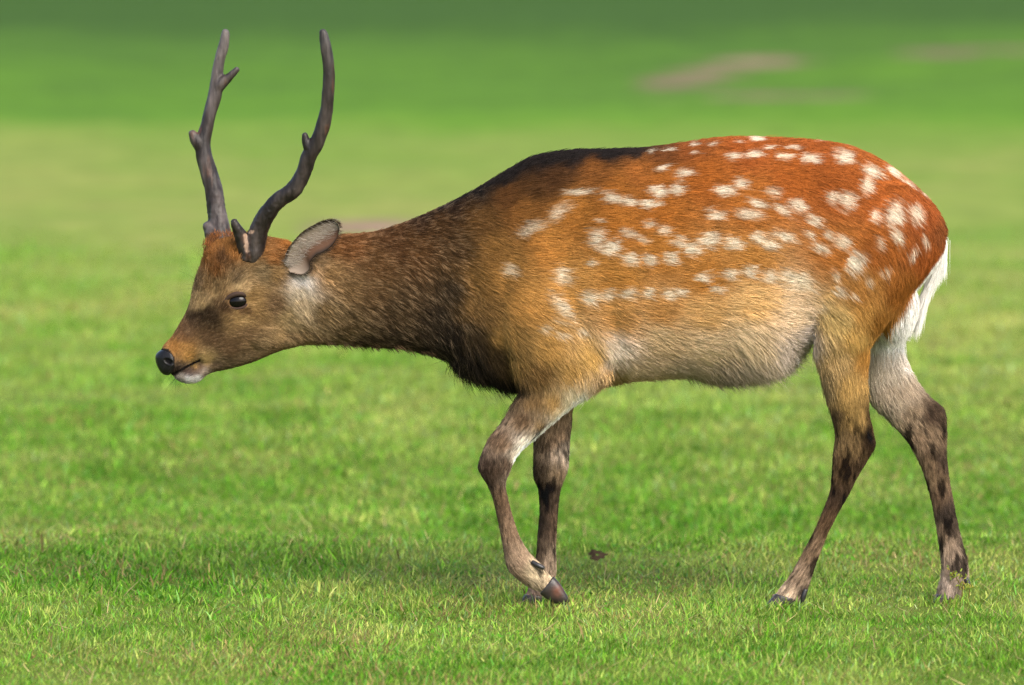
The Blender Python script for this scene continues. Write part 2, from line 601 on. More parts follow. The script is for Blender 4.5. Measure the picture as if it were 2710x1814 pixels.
head = loft([
    (418, 938, 430, 978, 0, .015), (432, 914, 446, 990, 0, .0255), (452, 893, 480, 984, 0, .0300), (474, 858, 520, 962, 0, .0330),
    (497, 816, 565, 972, 0, .0385), (511, 770, 605, 972, 0, .0470), (523, 737, 650, 958, 0, .0560), (541, 697, 695, 938, 0, .0610),
    (556, 658, 735, 905, 0, .0620), (606, 637, 780, 870, 0, .0630), (680, 630, 825, 840, 0, .0600), (755, 640, 850, 820, 0, .050)],
    power=2.3)
jaw = loft([
    (458, 996, 463, 1001, 0, .010), (474, 987, 479, 1011, 0, .019), (500, 974, 503, 1016, 0, .0235), (532, 955, 528, 1010, 0, .0245),
    (560, 940, 556, 989, 0, .0260), (612, 930, 614, 974, 0, .0310), (672, 910, 674, 956, 0, .0390), (735, 885, 738, 928, 0, .0440),
    (800, 850, 800, 912, 0, .046), (860, 850, 865, 910, 0, .044)])
face = [blob(612, 772, s * .046, .030, .012, .013, math.radians(-20)) for s in (-1, 1)]
face += [blob(690, 880, s * .030, .050, .026, .036, math.radians(20)) for s in (-1, 1)]
face += [blob(655, 662, s * .034, .024, .020, .026) for s in (-1, 1)]

near_fore = loft(D([(1210, 430, 1260, 425, -.066, .020), (1150, 520, 1310, 505, -.070, .038), (1125, 620, 1345, 610, -.076, .052),
                    (1128, 720, 1372, 715, -.080, .058), (1152, 800, 1392, 800, -.082, .056), (1176, 862, 1388, 872, -.080, .047)]) + [
    (1376, 1038, 1520, 1075, -.074, .037), (1328, 1115, 1430, 1152, -.068, .0315), (1288, 1168, 1380, 1198, -.064, .0295),
    (1264, 1227, 1361, 1227, -.061, .0285), (1270, 1256, 1351, 1252, -.060, .0250), (1288, 1286, 1341, 1280, -.059, .0200),
    (1301, 1318, 1346, 1316, -.058, .0175), (1312, 1366, 1358, 1362, -.056, .0165), (1324, 1424, 1376, 1416, -.054, .0170),
    (1333, 1473, 1398, 1456, -.052, .0200), (1343, 1508, 1424, 1484, -.051, .0230), (1367, 1533, 1440, 1502, -.050, .0220),
    (1402, 1557, 1452, 1518, -.050, .0200), (1436, 1571, 1466, 1530, -.050, .0185)])
far_fore = loft([
    (1330, 850, 1560, 850, .075, .045), (1370, 960, 1570, 960, .078, .048), (1404, 1060, 1522, 1060, .074, .038), (1409, 1120, 1513, 1130, .068, .032),
    (1411, 1170, 1507, 1182, .062, .0290), (1411, 1220, 1503, 1234, .058, .0285), (1411, 1262, 1493, 1265, .056, .0265),
    (1422, 1296, 1485, 1298, .054, .0225), (1426, 1352, 1479, 1352, .052, .0195), (1422, 1405, 1475, 1405, .050, .0185),
    (1418, 1460, 1473, 1460, .048, .0195), (1412, 1502, 1474, 1508, .046, .0230), (1406, 1532, 1468, 1536, .045, .0235),
    (1396, 1560, 1454, 1566, .044, .0235), (1384, 1582, 1446, 1584, .044, .0240)])
near_hind = loft(D([(1905, 410, 2070, 415, -.060, .030), (1868, 520, 2130, 520, -.078, .062), (1850, 620, 2118, 620, -.084, .066),
                    (1848, 700, 2056, 708, -.086, .060), (1855, 768, 2003, 782, -.080, .052)]) + [
    (2154, 940, 2307, 945, -.074, .043), (2177, 1017, 2299, 1017, -.068, .0355), (2195, 1084, 2300, 1084, -.064, .0315),
    (2208, 1142, 2312, 1142, -.060, .0300), (2207, 1180, 2316, 1176, -.058, .0285), (2203, 1207, 2299, 1215, -.056, .0265),
    (2199, 1262, 2267, 1271, -.054, .0235), (2194, 1303, 2247, 1312, -.052, .0205), (2176, 1352, 2217, 1365, -.050, .0175),
    (2150, 1410, 2190, 1420, -.048, .0165), (2116, 1474, 2167, 1480, -.046, .0185), (2091, 1520, 2150, 1528, -.045, .0220),
    (2067, 1553, 2137, 1562, -.044, .0230), (2048, 1578, 2124, 1588, -.044, .0230)])
far_hind = loft([
    (2180, 640, 2400, 690, .070, .055), (2235, 800, 2405, 790, .080, .058), (2262, 940, 2390, 905, .078, .047), (2298, 1055, 2412, 985, .073, .039),
    (2345, 1108, 2455, 1043, .068, .034), (2385, 1150, 2496, 1080, .064, .0310), (2413, 1190, 2506, 1126, .060, .0285),
    (2436, 1236, 2506, 1196, .056, .0250), (2452, 1286, 2513, 1258, .053, .0220), (2465, 1336, 2524, 1322, .050, .0200),
    (2474, 1386, 2536, 1381, .048, .0195), (2483, 1433, 2546, 1433, .046, .0200), (2491, 1486, 2559, 1482, .045, .0235),
    (2491, 1516, 2562, 1524, .044, .0245), (2484, 1550, 2549, 1556, .044, .0245), (2476, 1578, 2538, 1580, .044, .0245)])
tailbase = loft([(2440, 600, 2480, 640, 0, .022), (2460, 630, 2492, 655, 0, .020), (2450, 680, 2476, 690, 0, .016), (2440, 720, 2462, 730, 0, .010)])
inner = [blob(2040 * K, 690 * K, s * .035, .055, .05, .075) for s in (-1, 1)]

V, Q = union([trunk, head, jaw, near_fore, far_fore, near_hind, far_hind, tailbase] + face + inner, 0.0036)
pp = to_px(V)
w_body = np.clip(smooth(700, 820, pp[:, 0]) * (1 - smooth(840, 930, pp[:, 1])), 0, 1)
V = laplace(V, Q, 6, np.full(len(V), 1.0))
V = laplace(V, Q, 130, w_body)
pp = to_px(V)
N = vnormals(V, Q)
inset = 0.0025 + 0.0035 * w_body
hd = (1 - smooth(560, 720, pp[:, 0]))
inset = inset * (1 - 0.6 * hd)
V = V - N * inset[:, None]
# relief: hollows, bones and ribs under the coat
def bump(cx_, cy_, rx_, ry_, mm, ang=0.0):
    ca_, sa_ = math.cos(math.radians(ang)), math.sin(math.radians(ang))
    dx_, dy_ = pp[:, 0] - cx_, pp[:, 1] - cy_
    return mm * 0.001 * np.exp(-(((dx_ * ca_ + dy_ * sa_) / rx_) ** 2 + ((-dx_ * sa_ + dy_ * ca_) / ry_) ** 2))


rel = bump(1830, 690, 45, 75, -11, 20) + bump(1400, 760, 26, 100, -8, -8) + bump(1900, 395, 55, 26, 6, 20) + bump(1125, 745, 40, 55, 6) \
    + bump(1240, 470, 22, 90, 5, 28) + bump(1310, 520, 24, 90, -5, 20) + bump(2050, 600, 24, 90, -5, 25) + bump(1990, 560, 45, 80, 4, 20) \
    + bump(1075, 640, 22, 110, -7, -12) + bump(1215, 720, 55, 55, 4) + bump(1290, 815, 50, 40, 5) + bump(900, 560, 90, 22, -3, -12) + bump(880, 690, 120, 26, 3, 8)
rib = np.cos((pp[:, 0] + 0.30 * pp[:, 1]) / 46 * 2 * math.pi) * 0.0005
rel += rib * smooth(1400, 1470, pp[:, 0]) * (1 - smooth(1680, 1760, pp[:, 0])) * smooth(420, 500, pp[:, 1]) * (1 - smooth(720, 800, pp[:, 1]))
V = V + N * (rel * (np.abs(V[:, 1]) > 0.03))[:, None]
# eye sockets
eye_d = np.sqrt(((pp[:, 0] - 545) / 26) ** 2 + ((pp[:, 1] - 690) / 19) ** 2)
V[:, 1] -= np.sign(V[:, 1]) * 0.005 * (1 - smooth(0.5, 1.1, eye_d)) * (np.abs(V[:, 1]) > 0.02)
N = vnormals(V, Q)

# ------------------------------------------------------------------ deer: coat colour and lie of the hair
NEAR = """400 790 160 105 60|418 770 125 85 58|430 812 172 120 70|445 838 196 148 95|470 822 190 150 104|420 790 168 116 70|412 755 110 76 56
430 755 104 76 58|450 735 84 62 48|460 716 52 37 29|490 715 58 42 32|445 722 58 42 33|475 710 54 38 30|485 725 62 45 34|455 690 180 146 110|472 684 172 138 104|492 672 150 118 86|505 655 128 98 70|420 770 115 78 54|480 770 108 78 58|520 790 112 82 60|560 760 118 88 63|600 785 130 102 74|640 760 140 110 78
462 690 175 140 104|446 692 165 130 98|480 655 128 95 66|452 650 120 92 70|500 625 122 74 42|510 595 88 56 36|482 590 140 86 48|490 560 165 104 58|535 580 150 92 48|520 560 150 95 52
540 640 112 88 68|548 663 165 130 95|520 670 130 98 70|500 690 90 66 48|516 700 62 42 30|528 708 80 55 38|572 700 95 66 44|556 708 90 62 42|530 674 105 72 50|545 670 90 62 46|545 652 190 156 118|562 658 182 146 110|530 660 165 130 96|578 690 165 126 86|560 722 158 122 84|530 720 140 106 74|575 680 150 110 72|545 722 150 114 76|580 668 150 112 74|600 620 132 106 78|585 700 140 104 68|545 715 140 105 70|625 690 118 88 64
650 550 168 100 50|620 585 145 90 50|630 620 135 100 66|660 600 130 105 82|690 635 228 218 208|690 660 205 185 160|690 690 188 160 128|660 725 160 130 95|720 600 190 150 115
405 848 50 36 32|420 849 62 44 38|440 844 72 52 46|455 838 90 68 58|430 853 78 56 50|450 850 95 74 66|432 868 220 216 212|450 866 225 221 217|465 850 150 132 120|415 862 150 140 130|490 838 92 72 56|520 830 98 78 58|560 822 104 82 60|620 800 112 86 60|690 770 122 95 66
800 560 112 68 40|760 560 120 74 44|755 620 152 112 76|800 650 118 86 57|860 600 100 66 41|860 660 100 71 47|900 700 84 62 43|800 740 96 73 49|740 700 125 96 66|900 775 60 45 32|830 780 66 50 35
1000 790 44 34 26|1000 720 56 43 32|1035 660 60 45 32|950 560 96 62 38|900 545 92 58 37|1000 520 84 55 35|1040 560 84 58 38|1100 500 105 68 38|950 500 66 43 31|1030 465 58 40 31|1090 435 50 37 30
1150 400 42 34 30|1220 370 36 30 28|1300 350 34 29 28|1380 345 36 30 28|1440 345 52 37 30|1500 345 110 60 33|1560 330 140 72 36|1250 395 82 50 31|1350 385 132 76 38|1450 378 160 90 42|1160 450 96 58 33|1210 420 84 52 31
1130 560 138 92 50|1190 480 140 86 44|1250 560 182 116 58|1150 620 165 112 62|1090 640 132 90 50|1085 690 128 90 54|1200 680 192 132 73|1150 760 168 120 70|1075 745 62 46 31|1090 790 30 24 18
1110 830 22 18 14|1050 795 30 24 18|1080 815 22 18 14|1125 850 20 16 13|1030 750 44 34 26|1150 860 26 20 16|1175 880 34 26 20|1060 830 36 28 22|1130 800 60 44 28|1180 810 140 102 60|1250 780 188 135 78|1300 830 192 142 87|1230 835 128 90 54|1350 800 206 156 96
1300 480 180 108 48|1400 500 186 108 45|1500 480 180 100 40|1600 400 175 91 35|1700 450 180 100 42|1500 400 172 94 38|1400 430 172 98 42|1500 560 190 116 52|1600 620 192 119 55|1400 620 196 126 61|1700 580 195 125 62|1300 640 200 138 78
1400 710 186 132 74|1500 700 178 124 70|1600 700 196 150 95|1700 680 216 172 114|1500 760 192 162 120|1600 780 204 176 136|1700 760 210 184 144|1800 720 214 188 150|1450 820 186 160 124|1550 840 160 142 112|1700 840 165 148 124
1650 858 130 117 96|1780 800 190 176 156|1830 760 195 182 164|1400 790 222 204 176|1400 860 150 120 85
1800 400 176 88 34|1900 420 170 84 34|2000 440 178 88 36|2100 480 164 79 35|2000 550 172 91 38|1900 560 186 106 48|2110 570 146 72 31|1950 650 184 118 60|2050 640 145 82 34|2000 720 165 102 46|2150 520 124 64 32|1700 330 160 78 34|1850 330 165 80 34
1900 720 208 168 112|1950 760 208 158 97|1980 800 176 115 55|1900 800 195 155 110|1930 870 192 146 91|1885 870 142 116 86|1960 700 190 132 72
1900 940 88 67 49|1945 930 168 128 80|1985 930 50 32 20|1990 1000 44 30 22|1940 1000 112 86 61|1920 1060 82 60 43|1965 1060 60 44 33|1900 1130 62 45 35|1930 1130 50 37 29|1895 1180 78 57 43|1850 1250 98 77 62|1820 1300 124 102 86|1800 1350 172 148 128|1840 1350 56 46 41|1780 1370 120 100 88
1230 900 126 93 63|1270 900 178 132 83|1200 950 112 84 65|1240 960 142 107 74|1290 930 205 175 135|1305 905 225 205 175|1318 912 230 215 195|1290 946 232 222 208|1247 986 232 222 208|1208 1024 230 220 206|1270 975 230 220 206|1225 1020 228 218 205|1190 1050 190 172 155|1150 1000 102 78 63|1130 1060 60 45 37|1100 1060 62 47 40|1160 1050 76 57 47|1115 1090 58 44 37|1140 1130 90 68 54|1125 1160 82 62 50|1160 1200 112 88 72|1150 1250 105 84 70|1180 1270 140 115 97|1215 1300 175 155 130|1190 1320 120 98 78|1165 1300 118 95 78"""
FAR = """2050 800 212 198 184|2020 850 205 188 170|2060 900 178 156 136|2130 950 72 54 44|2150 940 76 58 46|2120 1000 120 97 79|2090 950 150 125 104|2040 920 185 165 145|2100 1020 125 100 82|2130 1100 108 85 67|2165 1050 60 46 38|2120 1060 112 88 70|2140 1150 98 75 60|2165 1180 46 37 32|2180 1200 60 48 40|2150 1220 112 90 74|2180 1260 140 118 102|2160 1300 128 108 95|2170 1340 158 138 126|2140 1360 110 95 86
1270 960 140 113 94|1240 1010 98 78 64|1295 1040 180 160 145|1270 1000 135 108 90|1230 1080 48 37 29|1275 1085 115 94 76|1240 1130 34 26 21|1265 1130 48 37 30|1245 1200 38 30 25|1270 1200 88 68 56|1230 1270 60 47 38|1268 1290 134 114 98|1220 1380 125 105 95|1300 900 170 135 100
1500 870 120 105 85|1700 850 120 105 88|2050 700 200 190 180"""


def table(s):
    return np.array([[float(q) for q in r.split()] for l in s.splitlines() for r in l.split('|')])


NEAR, FAR = table(NEAR), table(FAR)  # tones noted as lit; the brow's bright strip and shade are painted in
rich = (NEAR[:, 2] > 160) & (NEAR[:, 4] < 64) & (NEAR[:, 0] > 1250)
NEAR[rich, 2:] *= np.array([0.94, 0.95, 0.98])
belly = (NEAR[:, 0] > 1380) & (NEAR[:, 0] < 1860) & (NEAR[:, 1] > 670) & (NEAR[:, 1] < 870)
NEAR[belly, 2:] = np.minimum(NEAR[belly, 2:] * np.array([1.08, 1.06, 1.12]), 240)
SPOTS = np.array([float(q) for q in """1505 378 14 5 -20 .8|1558 392 24 8 -8 1|1520 343 12 3 -5 .8|1480 346 10 3 0 .6|1580 332 10 3 0 .7|1618 330 10 3 -10 .8|1580 349 9 3 0 .6|1680 322 10 3 0 .7|1722 317 16 5 -5 1|1668 354 16 7 -5 1|1710 348 20 8 0 1|1750 335 18 5 -15 .9|1785 354 18 6 5 1|1805 335 16 5 5 .8|1845 355 20 10 0 1|1870 317 22 4 5 1|1918 352 22 14 5 1|1985 385 25 14 25 1|1972 410 14 20 10 1|2035 385 20 7 30 .9|2070 410 20 5 35 .8|2110 435 18 4 40 .7
1315 435 32 9 -5 .8|1270 480 28 14 -30 .7|1210 515 30 13 -20 .6|1390 445 22 12 15 1|1430 453 20 10 8 .9|1475 458 22 9 0 1|1495 430 20 14 5 1|1540 424 20 12 0 1|1645 427 26 14 5 1|1685 410 18 10 15 1|1700 475 34 13 5 .85|1625 480 20 13 0 .9|1720 453 24 9 15 .9|1760 430 18 12 20 .8|1780 470 20 8 35 .8|1812 457 20 14 20 .9|1850 490 20 12 30 .9|1890 438 16 14 10 .9|1925 447 20 20 20 .9|1912 540 22 14 20 .85|1885 520 14 10 30 .8|1863 548 18 12 30 1|1840 525 14 8 30 .8
1358 535 17 22 -30 .9|1365 497 12 6 0 .6|1392 555 18 18 20 1|1430 522 20 9 10 .7|1460 538 16 9 20 .7|1472 502 14 9 0 .7|1506 515 16 11 5 .8|1545 543 20 13 5 .8|1432 580 16 13 10 .9|1475 583 16 14 10 .9|1525 578 18 13 0 1|1575 560 22 12 -5 1|1610 537 20 16 5 1|1665 542 22 14 5 1|1720 530 20 14 10 1|1750 545 18 12 20 1|1780 525 32 11 22 1|1343 590 12 10 0 .8
1283 620 21 20 10 .9|1278 688 38 16 50 .9|1345 668 22 16 0 1|1385 660 18 12 -5 .8|1425 655 18 14 0 .9|1475 655 15 11 0 .9|1520 658 16 11 0 .8|1550 650 16 10 0 .9|1600 618 18 10 0 1|1655 615 18 13 0 1|1625 645 14 8 0 .7|1700 603 18 16 0 1|1745 615 18 14 0 1|1810 625 45 22 15 .9|1898 615 12 14 -30 .7|1910 650 14 12 0 .7|1945 585 18 24 30 1|1940 658 8 7 0 .8
2035 480 22 24 10 1|1992 482 14 14 0 .8|2087 475 17 20 -30 1|2040 525 12 18 -25 1|2000 540 10 11 0 .6|2108 535 9 14 -30 .6|2080 565 8 16 30 .7|2022 600 8 12 20 .5|1975 625 9 10 0 .5|1160 606 20 13 35 .55|1240 735 12 12 0 .6|1285 748 18 7 10 .6|1330 742 12 9 0 .7|1265 715 9 9 0 .4|2005 605 8 9 0 .4|1870 690 14 10 0 .4""".replace('|', ' ').split()]).reshape(-1, 6)

FLOW = table("""400 800 .5 -.6|430 740 .6 -.7|480 690 .5 -.8|450 830 .9 -.3|500 780 .9 -.3|560 780 1 0|500 620 .1 -1|510 570 0 -1|545 640 .6 -.6|600 640 .9 .2|640 560 .9 .1|620 740 .9 .4|680 740 .8 .6|690 650 .6 .7|540 830 .95 .1|640 800 .9 .4
780 570 1 .15|850 620 1 .3|800 720 .85 .5|900 720 .8 .55|900 780 .9 .4|1000 520 1 .25|1000 650 .7 .65|1020 760 .6 .8|1080 830 .5 .85|1140 860 .6 .7|1060 480 .9 .1|1150 420 .9 -.05|1250 380 1 .05
1150 520 .9 .3|1150 620 .95 .25|1250 560 1 0|1250 480 .95 -.2|1200 700 .9 .4|1150 760 .75 .6|1250 800 .7 .65|1330 780 .6 .8|1370 860 .2 1|1300 680 .95 .15
1400 420 1 .05|1400 560 1 .05|1400 700 1 .1|1600 400 1 .05|1600 550 1 .02|1600 700 1 .05|1500 820 .95 .15|1650 840 .85 .45|1750 420 1 .15|1750 560 1 .2|1750 700 1 0|1780 800 .6 .7|1820 740 .8 -.2
1900 350 1 .2|1900 450 .95 .35|1900 560 .9 .45|1900 680 .8 .5|2000 420 .9 .45|2000 520 .8 .6|2000 620 .5 .85|2080 500 .6 .8|2080 600 .2 1|2130 480 .5 .85|2140 560 .1 1|2040 680 .0 1|1960 740 .4 .9|1990 800 0 1|1900 800 .35 .95
1930 900 .15 1|1950 1000 .1 1|1930 1080 -.2 1|1880 1200 -.4 .9|1800 1350 -.5 .85|2060 850 .5 .85|2100 960 .6 .8|2140 1100 .15 1|2170 1250 .2 1|2160 1350 -.2 1
1240 920 -.2 1|1180 980 -.55 .85|1130 1060 -.1 1|1140 1150 .15 1|1160 1230 .2 1|1210 1310 .8 .6|1270 1000 .0 1|1250 1150 -.05 1|1250 1300 -.1 1""")

# length (mm), lift (degrees)
FURL = table("""420 790 3 20|450 840 2.5 20|500 780 5 18|560 700 6 18|545 690 3 15|500 600 18 40|640 560 14 30|620 740 9 20|690 650 14 30|430 860 4 25|680 760 14 25|540 820 6 20
800 560 11 18|850 650 12 18|900 760 15 20|1000 520 12 18|1000 700 15 20|1000 800 20 26|1060 830 44 45|1110 850 32 35|1170 880 24 30|1090 430 13 16
1250 370 18 16|1200 560 17 13|1150 760 18 16|1300 830 17 16|1380 860 20 25|1500 480 16 11|1500 650 16 11|1600 780 20 14|1500 850 24 20|1650 860 36 34|1760 840 40 36|1830 760 24 28|1800 420 16 11|1900 600 16 12|2050 480 15 11|2050 620 17 13|2140 520 15 14
1950 800 16 13|1870 830 22 26|1950 950 11 14|1930 1100 8 14|1850 1250 7 14|1800 1350 9 18|2060 830 28 30|2030 900 16 18|2120 960 11 15|2150 1150 8 14|2180 1300 12 22
1250 900 14 14|1200 960 8 12|1130 1060 7 12|1140 1180 6 12|1200 1300 8 16|1270 980 11 16|1300 1060 12 24|1250 1150 7 14|1250 1300 8 14""")


def idw(p, T, e=14.0, power=2.0):
    out = np.empty((len(p), T.shape[1] - 2))
    for i in range(0, len(p), 20000):
        q = p[i:i + 20000]
        d2 = (q[:, None, 0] - T[None, :, 0]) ** 2 + (q[:, None, 1] - T[None, :, 1]) ** 2
        w = 1.0 / (d2 + e * e) ** power
        out[i:i + 20000] = (w @ T[:, 2:]) / w.sum(1)[:, None]
    return out


def streak(P, fl, seed, along=55.0, across=330.0):
    """Noise drawn out along the lie of the hair, -1..1."""
    ang = np.arctan2(fl[:, 1], fl[:, 0])
    out, wsum = np.zeros(len(P)), np.zeros(len(P))
    for k_, a0 in enumerate(np.radians([-60, -30, 0, 30, 60, 90, 120])):
        w = np.maximum(0, 1 - np.abs(ang - a0) / math.radians(30))
        m = w > 0
        if not m.any():
            continue
        u_ = P[m, 0] * math.cos(a0) - P[m, 2] * math.sin(a0)
        v_ = P[m, 0] * math.sin(a0) + P[m, 2] * math.cos(a0)
        nz = noise(np.stack([u_ * along, v_ * across, P[m, 1] * across * 0.5], -1), 1.0, seed + k_ * 7)
        out[m] += w[m] * nz
        wsum[m] += w[m]
    return out / np.maximum(wsum, 0.3)


NEAR_L = np.concatenate([NEAR[:, :2], lin(NEAR[:, 2:])], 1)
FAR_L = np.concatenate([FAR[:, :2], lin(FAR[:, 2:])], 1)
GAIN = 0.90


def coat(P):
    """Coat colour at surface points P, brow shade painted in."""
    p = to_px(np.stack([P[:, 0], np.minimum(P[:, 1], 0) * 0.0 + P[:, 1] * 0.0, P[:, 2]], -1))
    warp = np.stack([noise(P, 30, 101), noise(P, 30, 103)], -1) * 6 + np.stack([noise(P, 90, 105), noise(P, 90, 107)], -1) * 4
    q = p + warp
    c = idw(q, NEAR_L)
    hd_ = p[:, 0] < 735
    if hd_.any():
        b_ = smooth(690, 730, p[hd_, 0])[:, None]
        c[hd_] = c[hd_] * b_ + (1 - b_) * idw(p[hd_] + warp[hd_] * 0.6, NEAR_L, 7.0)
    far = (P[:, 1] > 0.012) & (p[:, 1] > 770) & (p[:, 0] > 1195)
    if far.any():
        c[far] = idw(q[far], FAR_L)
    # pale rump and tail
    rr = (p[:, 0] > 1990) & (p[:, 1] > 560)
    edge = 2166 - (p[:, 1] - 542) * 0.684
    white = smooth(0, 8, p[:, 0] - edge) * rr * (p[:, 1] < 800)
    inn = (P[:, 1] > -0.052) & (p[:, 0] > edge - 34) & (p[:, 1] > 600) & (p[:, 1] < 800) & (p[:, 0] > 1960)
    white = np.maximum(white, inn * 0.9)
    c = c * (1 - white[:, None]) + np.array([0.80, 0.77, 0.72]) * white[:, None]
    # white line down the back of the raised foreleg
    pl = np.array([(1336, 894), (1303, 930), (1264, 966), (1222, 1008), (1190, 1040)], float)
    kk = np.nonzero((p[:, 0] > 1150) & (p[:, 0] < 1380) & (p[:, 1] > 870) & (p[:, 1] < 1070) & (P[:, 1] < 0))[0]
    if len(kk):
        dm = np.full(len(kk), 1e9)
        for a_, b_ in zip(pl[:-1], pl[1:]):
            t_ = np.clip(((p[kk] - a_) @ (b_ - a_)) / ((b_ - a_) @ (b_ - a_)), 0, 1)
            dm = np.minimum(dm, np.linalg.norm(p[kk] - (a_ + t_[:, None] * (b_ - a_)), axis=1))
        k = (1 - smooth(8, 19, dm + warp[kk, 0] * 0.3))[:, None]
        c[kk] = c[kk] * (1 - k) + np.array([0.82, 0.78, 0.70]) * k
    # black saddle along the withers
    top = np.interp(p[:, 0], [940, 1010, 1080, 1150, 1220, 1300, 1390, 1480, 1560], [498, 467, 431, 389, 354, 340, 337, 332, 322])
    wd = np.interp(p[:, 0], [900, 1000, 1100, 1200, 1300, 1400, 1460, 1560], [8, 16, 26, 38, 34, 25, 18, 11])
    k = (1 - smooth(0.45, 1.25, (p[:, 1] - top + warp[:, 1]) / wd)) * smooth(880, 1000, p[:, 0]) * (1 - smooth(1380, 1620, p[:, 0]))
    c = c * (1 - k[:, None]) + np.array([0.016, 0.012, 0.011]) * k[:, None]
    # spots
    s = np.zeros(len(P))
    q = p + warp * np.array([0.8, 0.5]) + np.array([4.0, 0.0])
    stk = streak(P, idw(p, FLOW, 20), 400)
    for x0, y0, a, b, ang, st in SPOTS:
        k = np.nonzero((np.abs(q[:, 0] - x0) < 60) & (np.abs(q[:, 1] - y0) < 60))[0]
        if len(k) == 0:
            continue
        ca, sa = math.cos(math.radians(ang)), math.sin(math.radians(ang))
        dx, dy = q[k, 0] - x0, q[k, 1] - y0
        d = np.sqrt(((dx * ca + dy * sa) / (a * 1.02)) ** 2 + ((-dx * sa + dy * ca) / (b * 1.10)) ** 2)
        s[k] = np.maximum(s[k], 0.88 * st * (1 - smooth(0.20, 1.40, d + 0.55 * stk[k])))
    c = c * (1 - s[:, None]) + np.array([0.74, 0.645, 0.505]) * s[:, None]
    # mud on the lower legs
    low = smooth(900, 990, p[:, 1])
    mud = smooth(0.12, 0.4, fbm(P * np.array([1, 1, 0.35]), 75, 111) + 0.14 * (p[:, 0] > 1850)) * low * (p[:, 1] < 1330) * (p[:, 0] > 1215)
    c = c * (1 - 0.86 * mud[:, None])
    sat = ((c.max(1) - c.min(1)) / np.maximum(c.max(1), 1e-4))[:, None]
    lum = (c @ np.array([0.3, 0.6, 0.1]))[:, None]
    c = c * (1 + np.array([-0.10, 0.06, -0.18]) * sat ** 2)
    c = c * (1 + 0.40 * smooth(940, 1020, p[:, 1]))[:, None]
    c = c * 0.97 + lum * 0.03 * np.array([1.05, 1.0, 0.85])
    return np.clip(c * GAIN, 0.004, 0.86), s, p


m_skin = material('coat_underfur', rough=0.9, spec=0.05)
m_hair = material('coat_hair', rough=0.6, spec=0.06)
deer = bpy.data.objects.new('deer', None)
COL.objects.link(deer)
deer.location = (0.2, 0, 0)
bpy.context.view_layer.update()
tag(deer, 'spotted chestnut stag with slim dark antlers walking with lowered head on the meadow', 'deer')

cB, sB, pB = coat(V)
in_nose = ((pB[:, 0] - 378) / 24) ** 2 + ((pB[:, 1] - 827) / 32) ** 2 < 1
cB[in_nose] = (0.012, 0.011, 0.011)
lip = np.abs((pB[:, 1] - 856) + (pB[:, 0] - 392) * 0.52) < 3.5
lip &= (pB[:, 0] > 388) & (pB[:, 0] < 462)
cB[lip] = (0.015, 0.011, 0.010)
body = mesh_obj('body', V, Q, m_skin, deer, cB * 0.85)

# ------------------------------------------------------------------ deer: hair
def sample(n, w_fn):
    T = np.concatenate([Q[:, [0, 1, 2]], Q[:, [0, 2, 3]]])
    A = np.linalg.norm(np.cross(V[T[:, 1]] - V[T[:, 0]], V[T[:, 2]] - V[T[:, 0]]), axis=1)
    C = V[T].mean(1)
    w = A * w_fn(C, N[T[:, 0]])
    cdf = np.cumsum(w); cdf /= cdf[-1]
    t = T[np.minimum(np.searchsorted(cdf, RNG.random(n)), len(T) - 1)]
    u, v = RNG.random(n), RNG.random(n)
    f = u + v > 1
    u[f], v[f] = 1 - u[f], 1 - v[f]
    P = V[t[:, 0]] * (1 - u - v)[:, None] + V[t[:, 1]] * u[:, None] + V[t[:, 2]] * v[:, None]
    M = N[t[:, 0]] * (1 - u - v)[:, None] + N[t[:, 1]] * u[:, None] + N[t[:, 2]] * v[:, None]
    return P, M / np.linalg.norm(M, axis=1)[:, None]


def dens(C, M):
    p = to_px(C)
    w = np.where(M[:, 1] > 0.25, 0.35, 1.0)
    w = w * (1 + 1.8 * (1 - smooth(620, 760, p[:, 0])) + 1.0 * smooth(880, 960, p[:, 1]))
    w = w * np.where(((p[:, 0] - 378) / 25) ** 2 + ((p[:, 1] - 827) / 33) ** 2 < 1, 0, 1)
    w = w * np.where(((p[:, 0] - 545) / 26) ** 2 + ((p[:, 1] - 690) / 18.5) ** 2 < 1, 0, 1)
    return w


NH = 400000
P, M = sample(NH, dens)
c, s, p = coat(P)
fl = idw(p, FLOW, 20)
ll = idw(p, FURL, 20)
L = ll[:, 0] * 0.001 * RNG.lognormal(0, 0.22, NH)
lift = np.radians(ll[:, 1] * RNG.lognormal(0, 0.35, NH))
f3 = np.stack([fl[:, 0], np.zeros(NH), -fl[:, 1]], -1)
wisp = np.stack([noise(P, 110, 201), noise(P, 110, 203), noise(P, 110, 205)], -1) * 0.24
wisp += np.stack([noise(P, 22, 211), noise(P, 22, 213), noise(P, 22, 215)], -1) * 0.10
f3 = f3 / np.linalg.norm(f3, axis=1)[:, None] + wisp + RNG.normal(0, 0.10, (NH, 3))
f3[:, 1] += 0.02 * np.sign(P[:, 1])
t3 = f3 - (f3 * M).sum(1)[:, None] * M
t3 /= np.maximum(np.linalg.norm(t3, axis=1), 0.05)[:, None]
KP = 4
ss = np.linspace(0, 1, KP)
droop = smooth(18, 30, ll[:, 0]) * 0.35
pts = []
for q in ss:
    up = np.sin(lift) * (q - 0.55 * q * q)
    pt = P + L[:, None] * (t3 * (np.cos(lift) * q)[:, None] + M * up[:, None])
    pt[:, 2] -= L * droop * q * q
    pts.append(pt)
pts = np.stack(pts, 1)
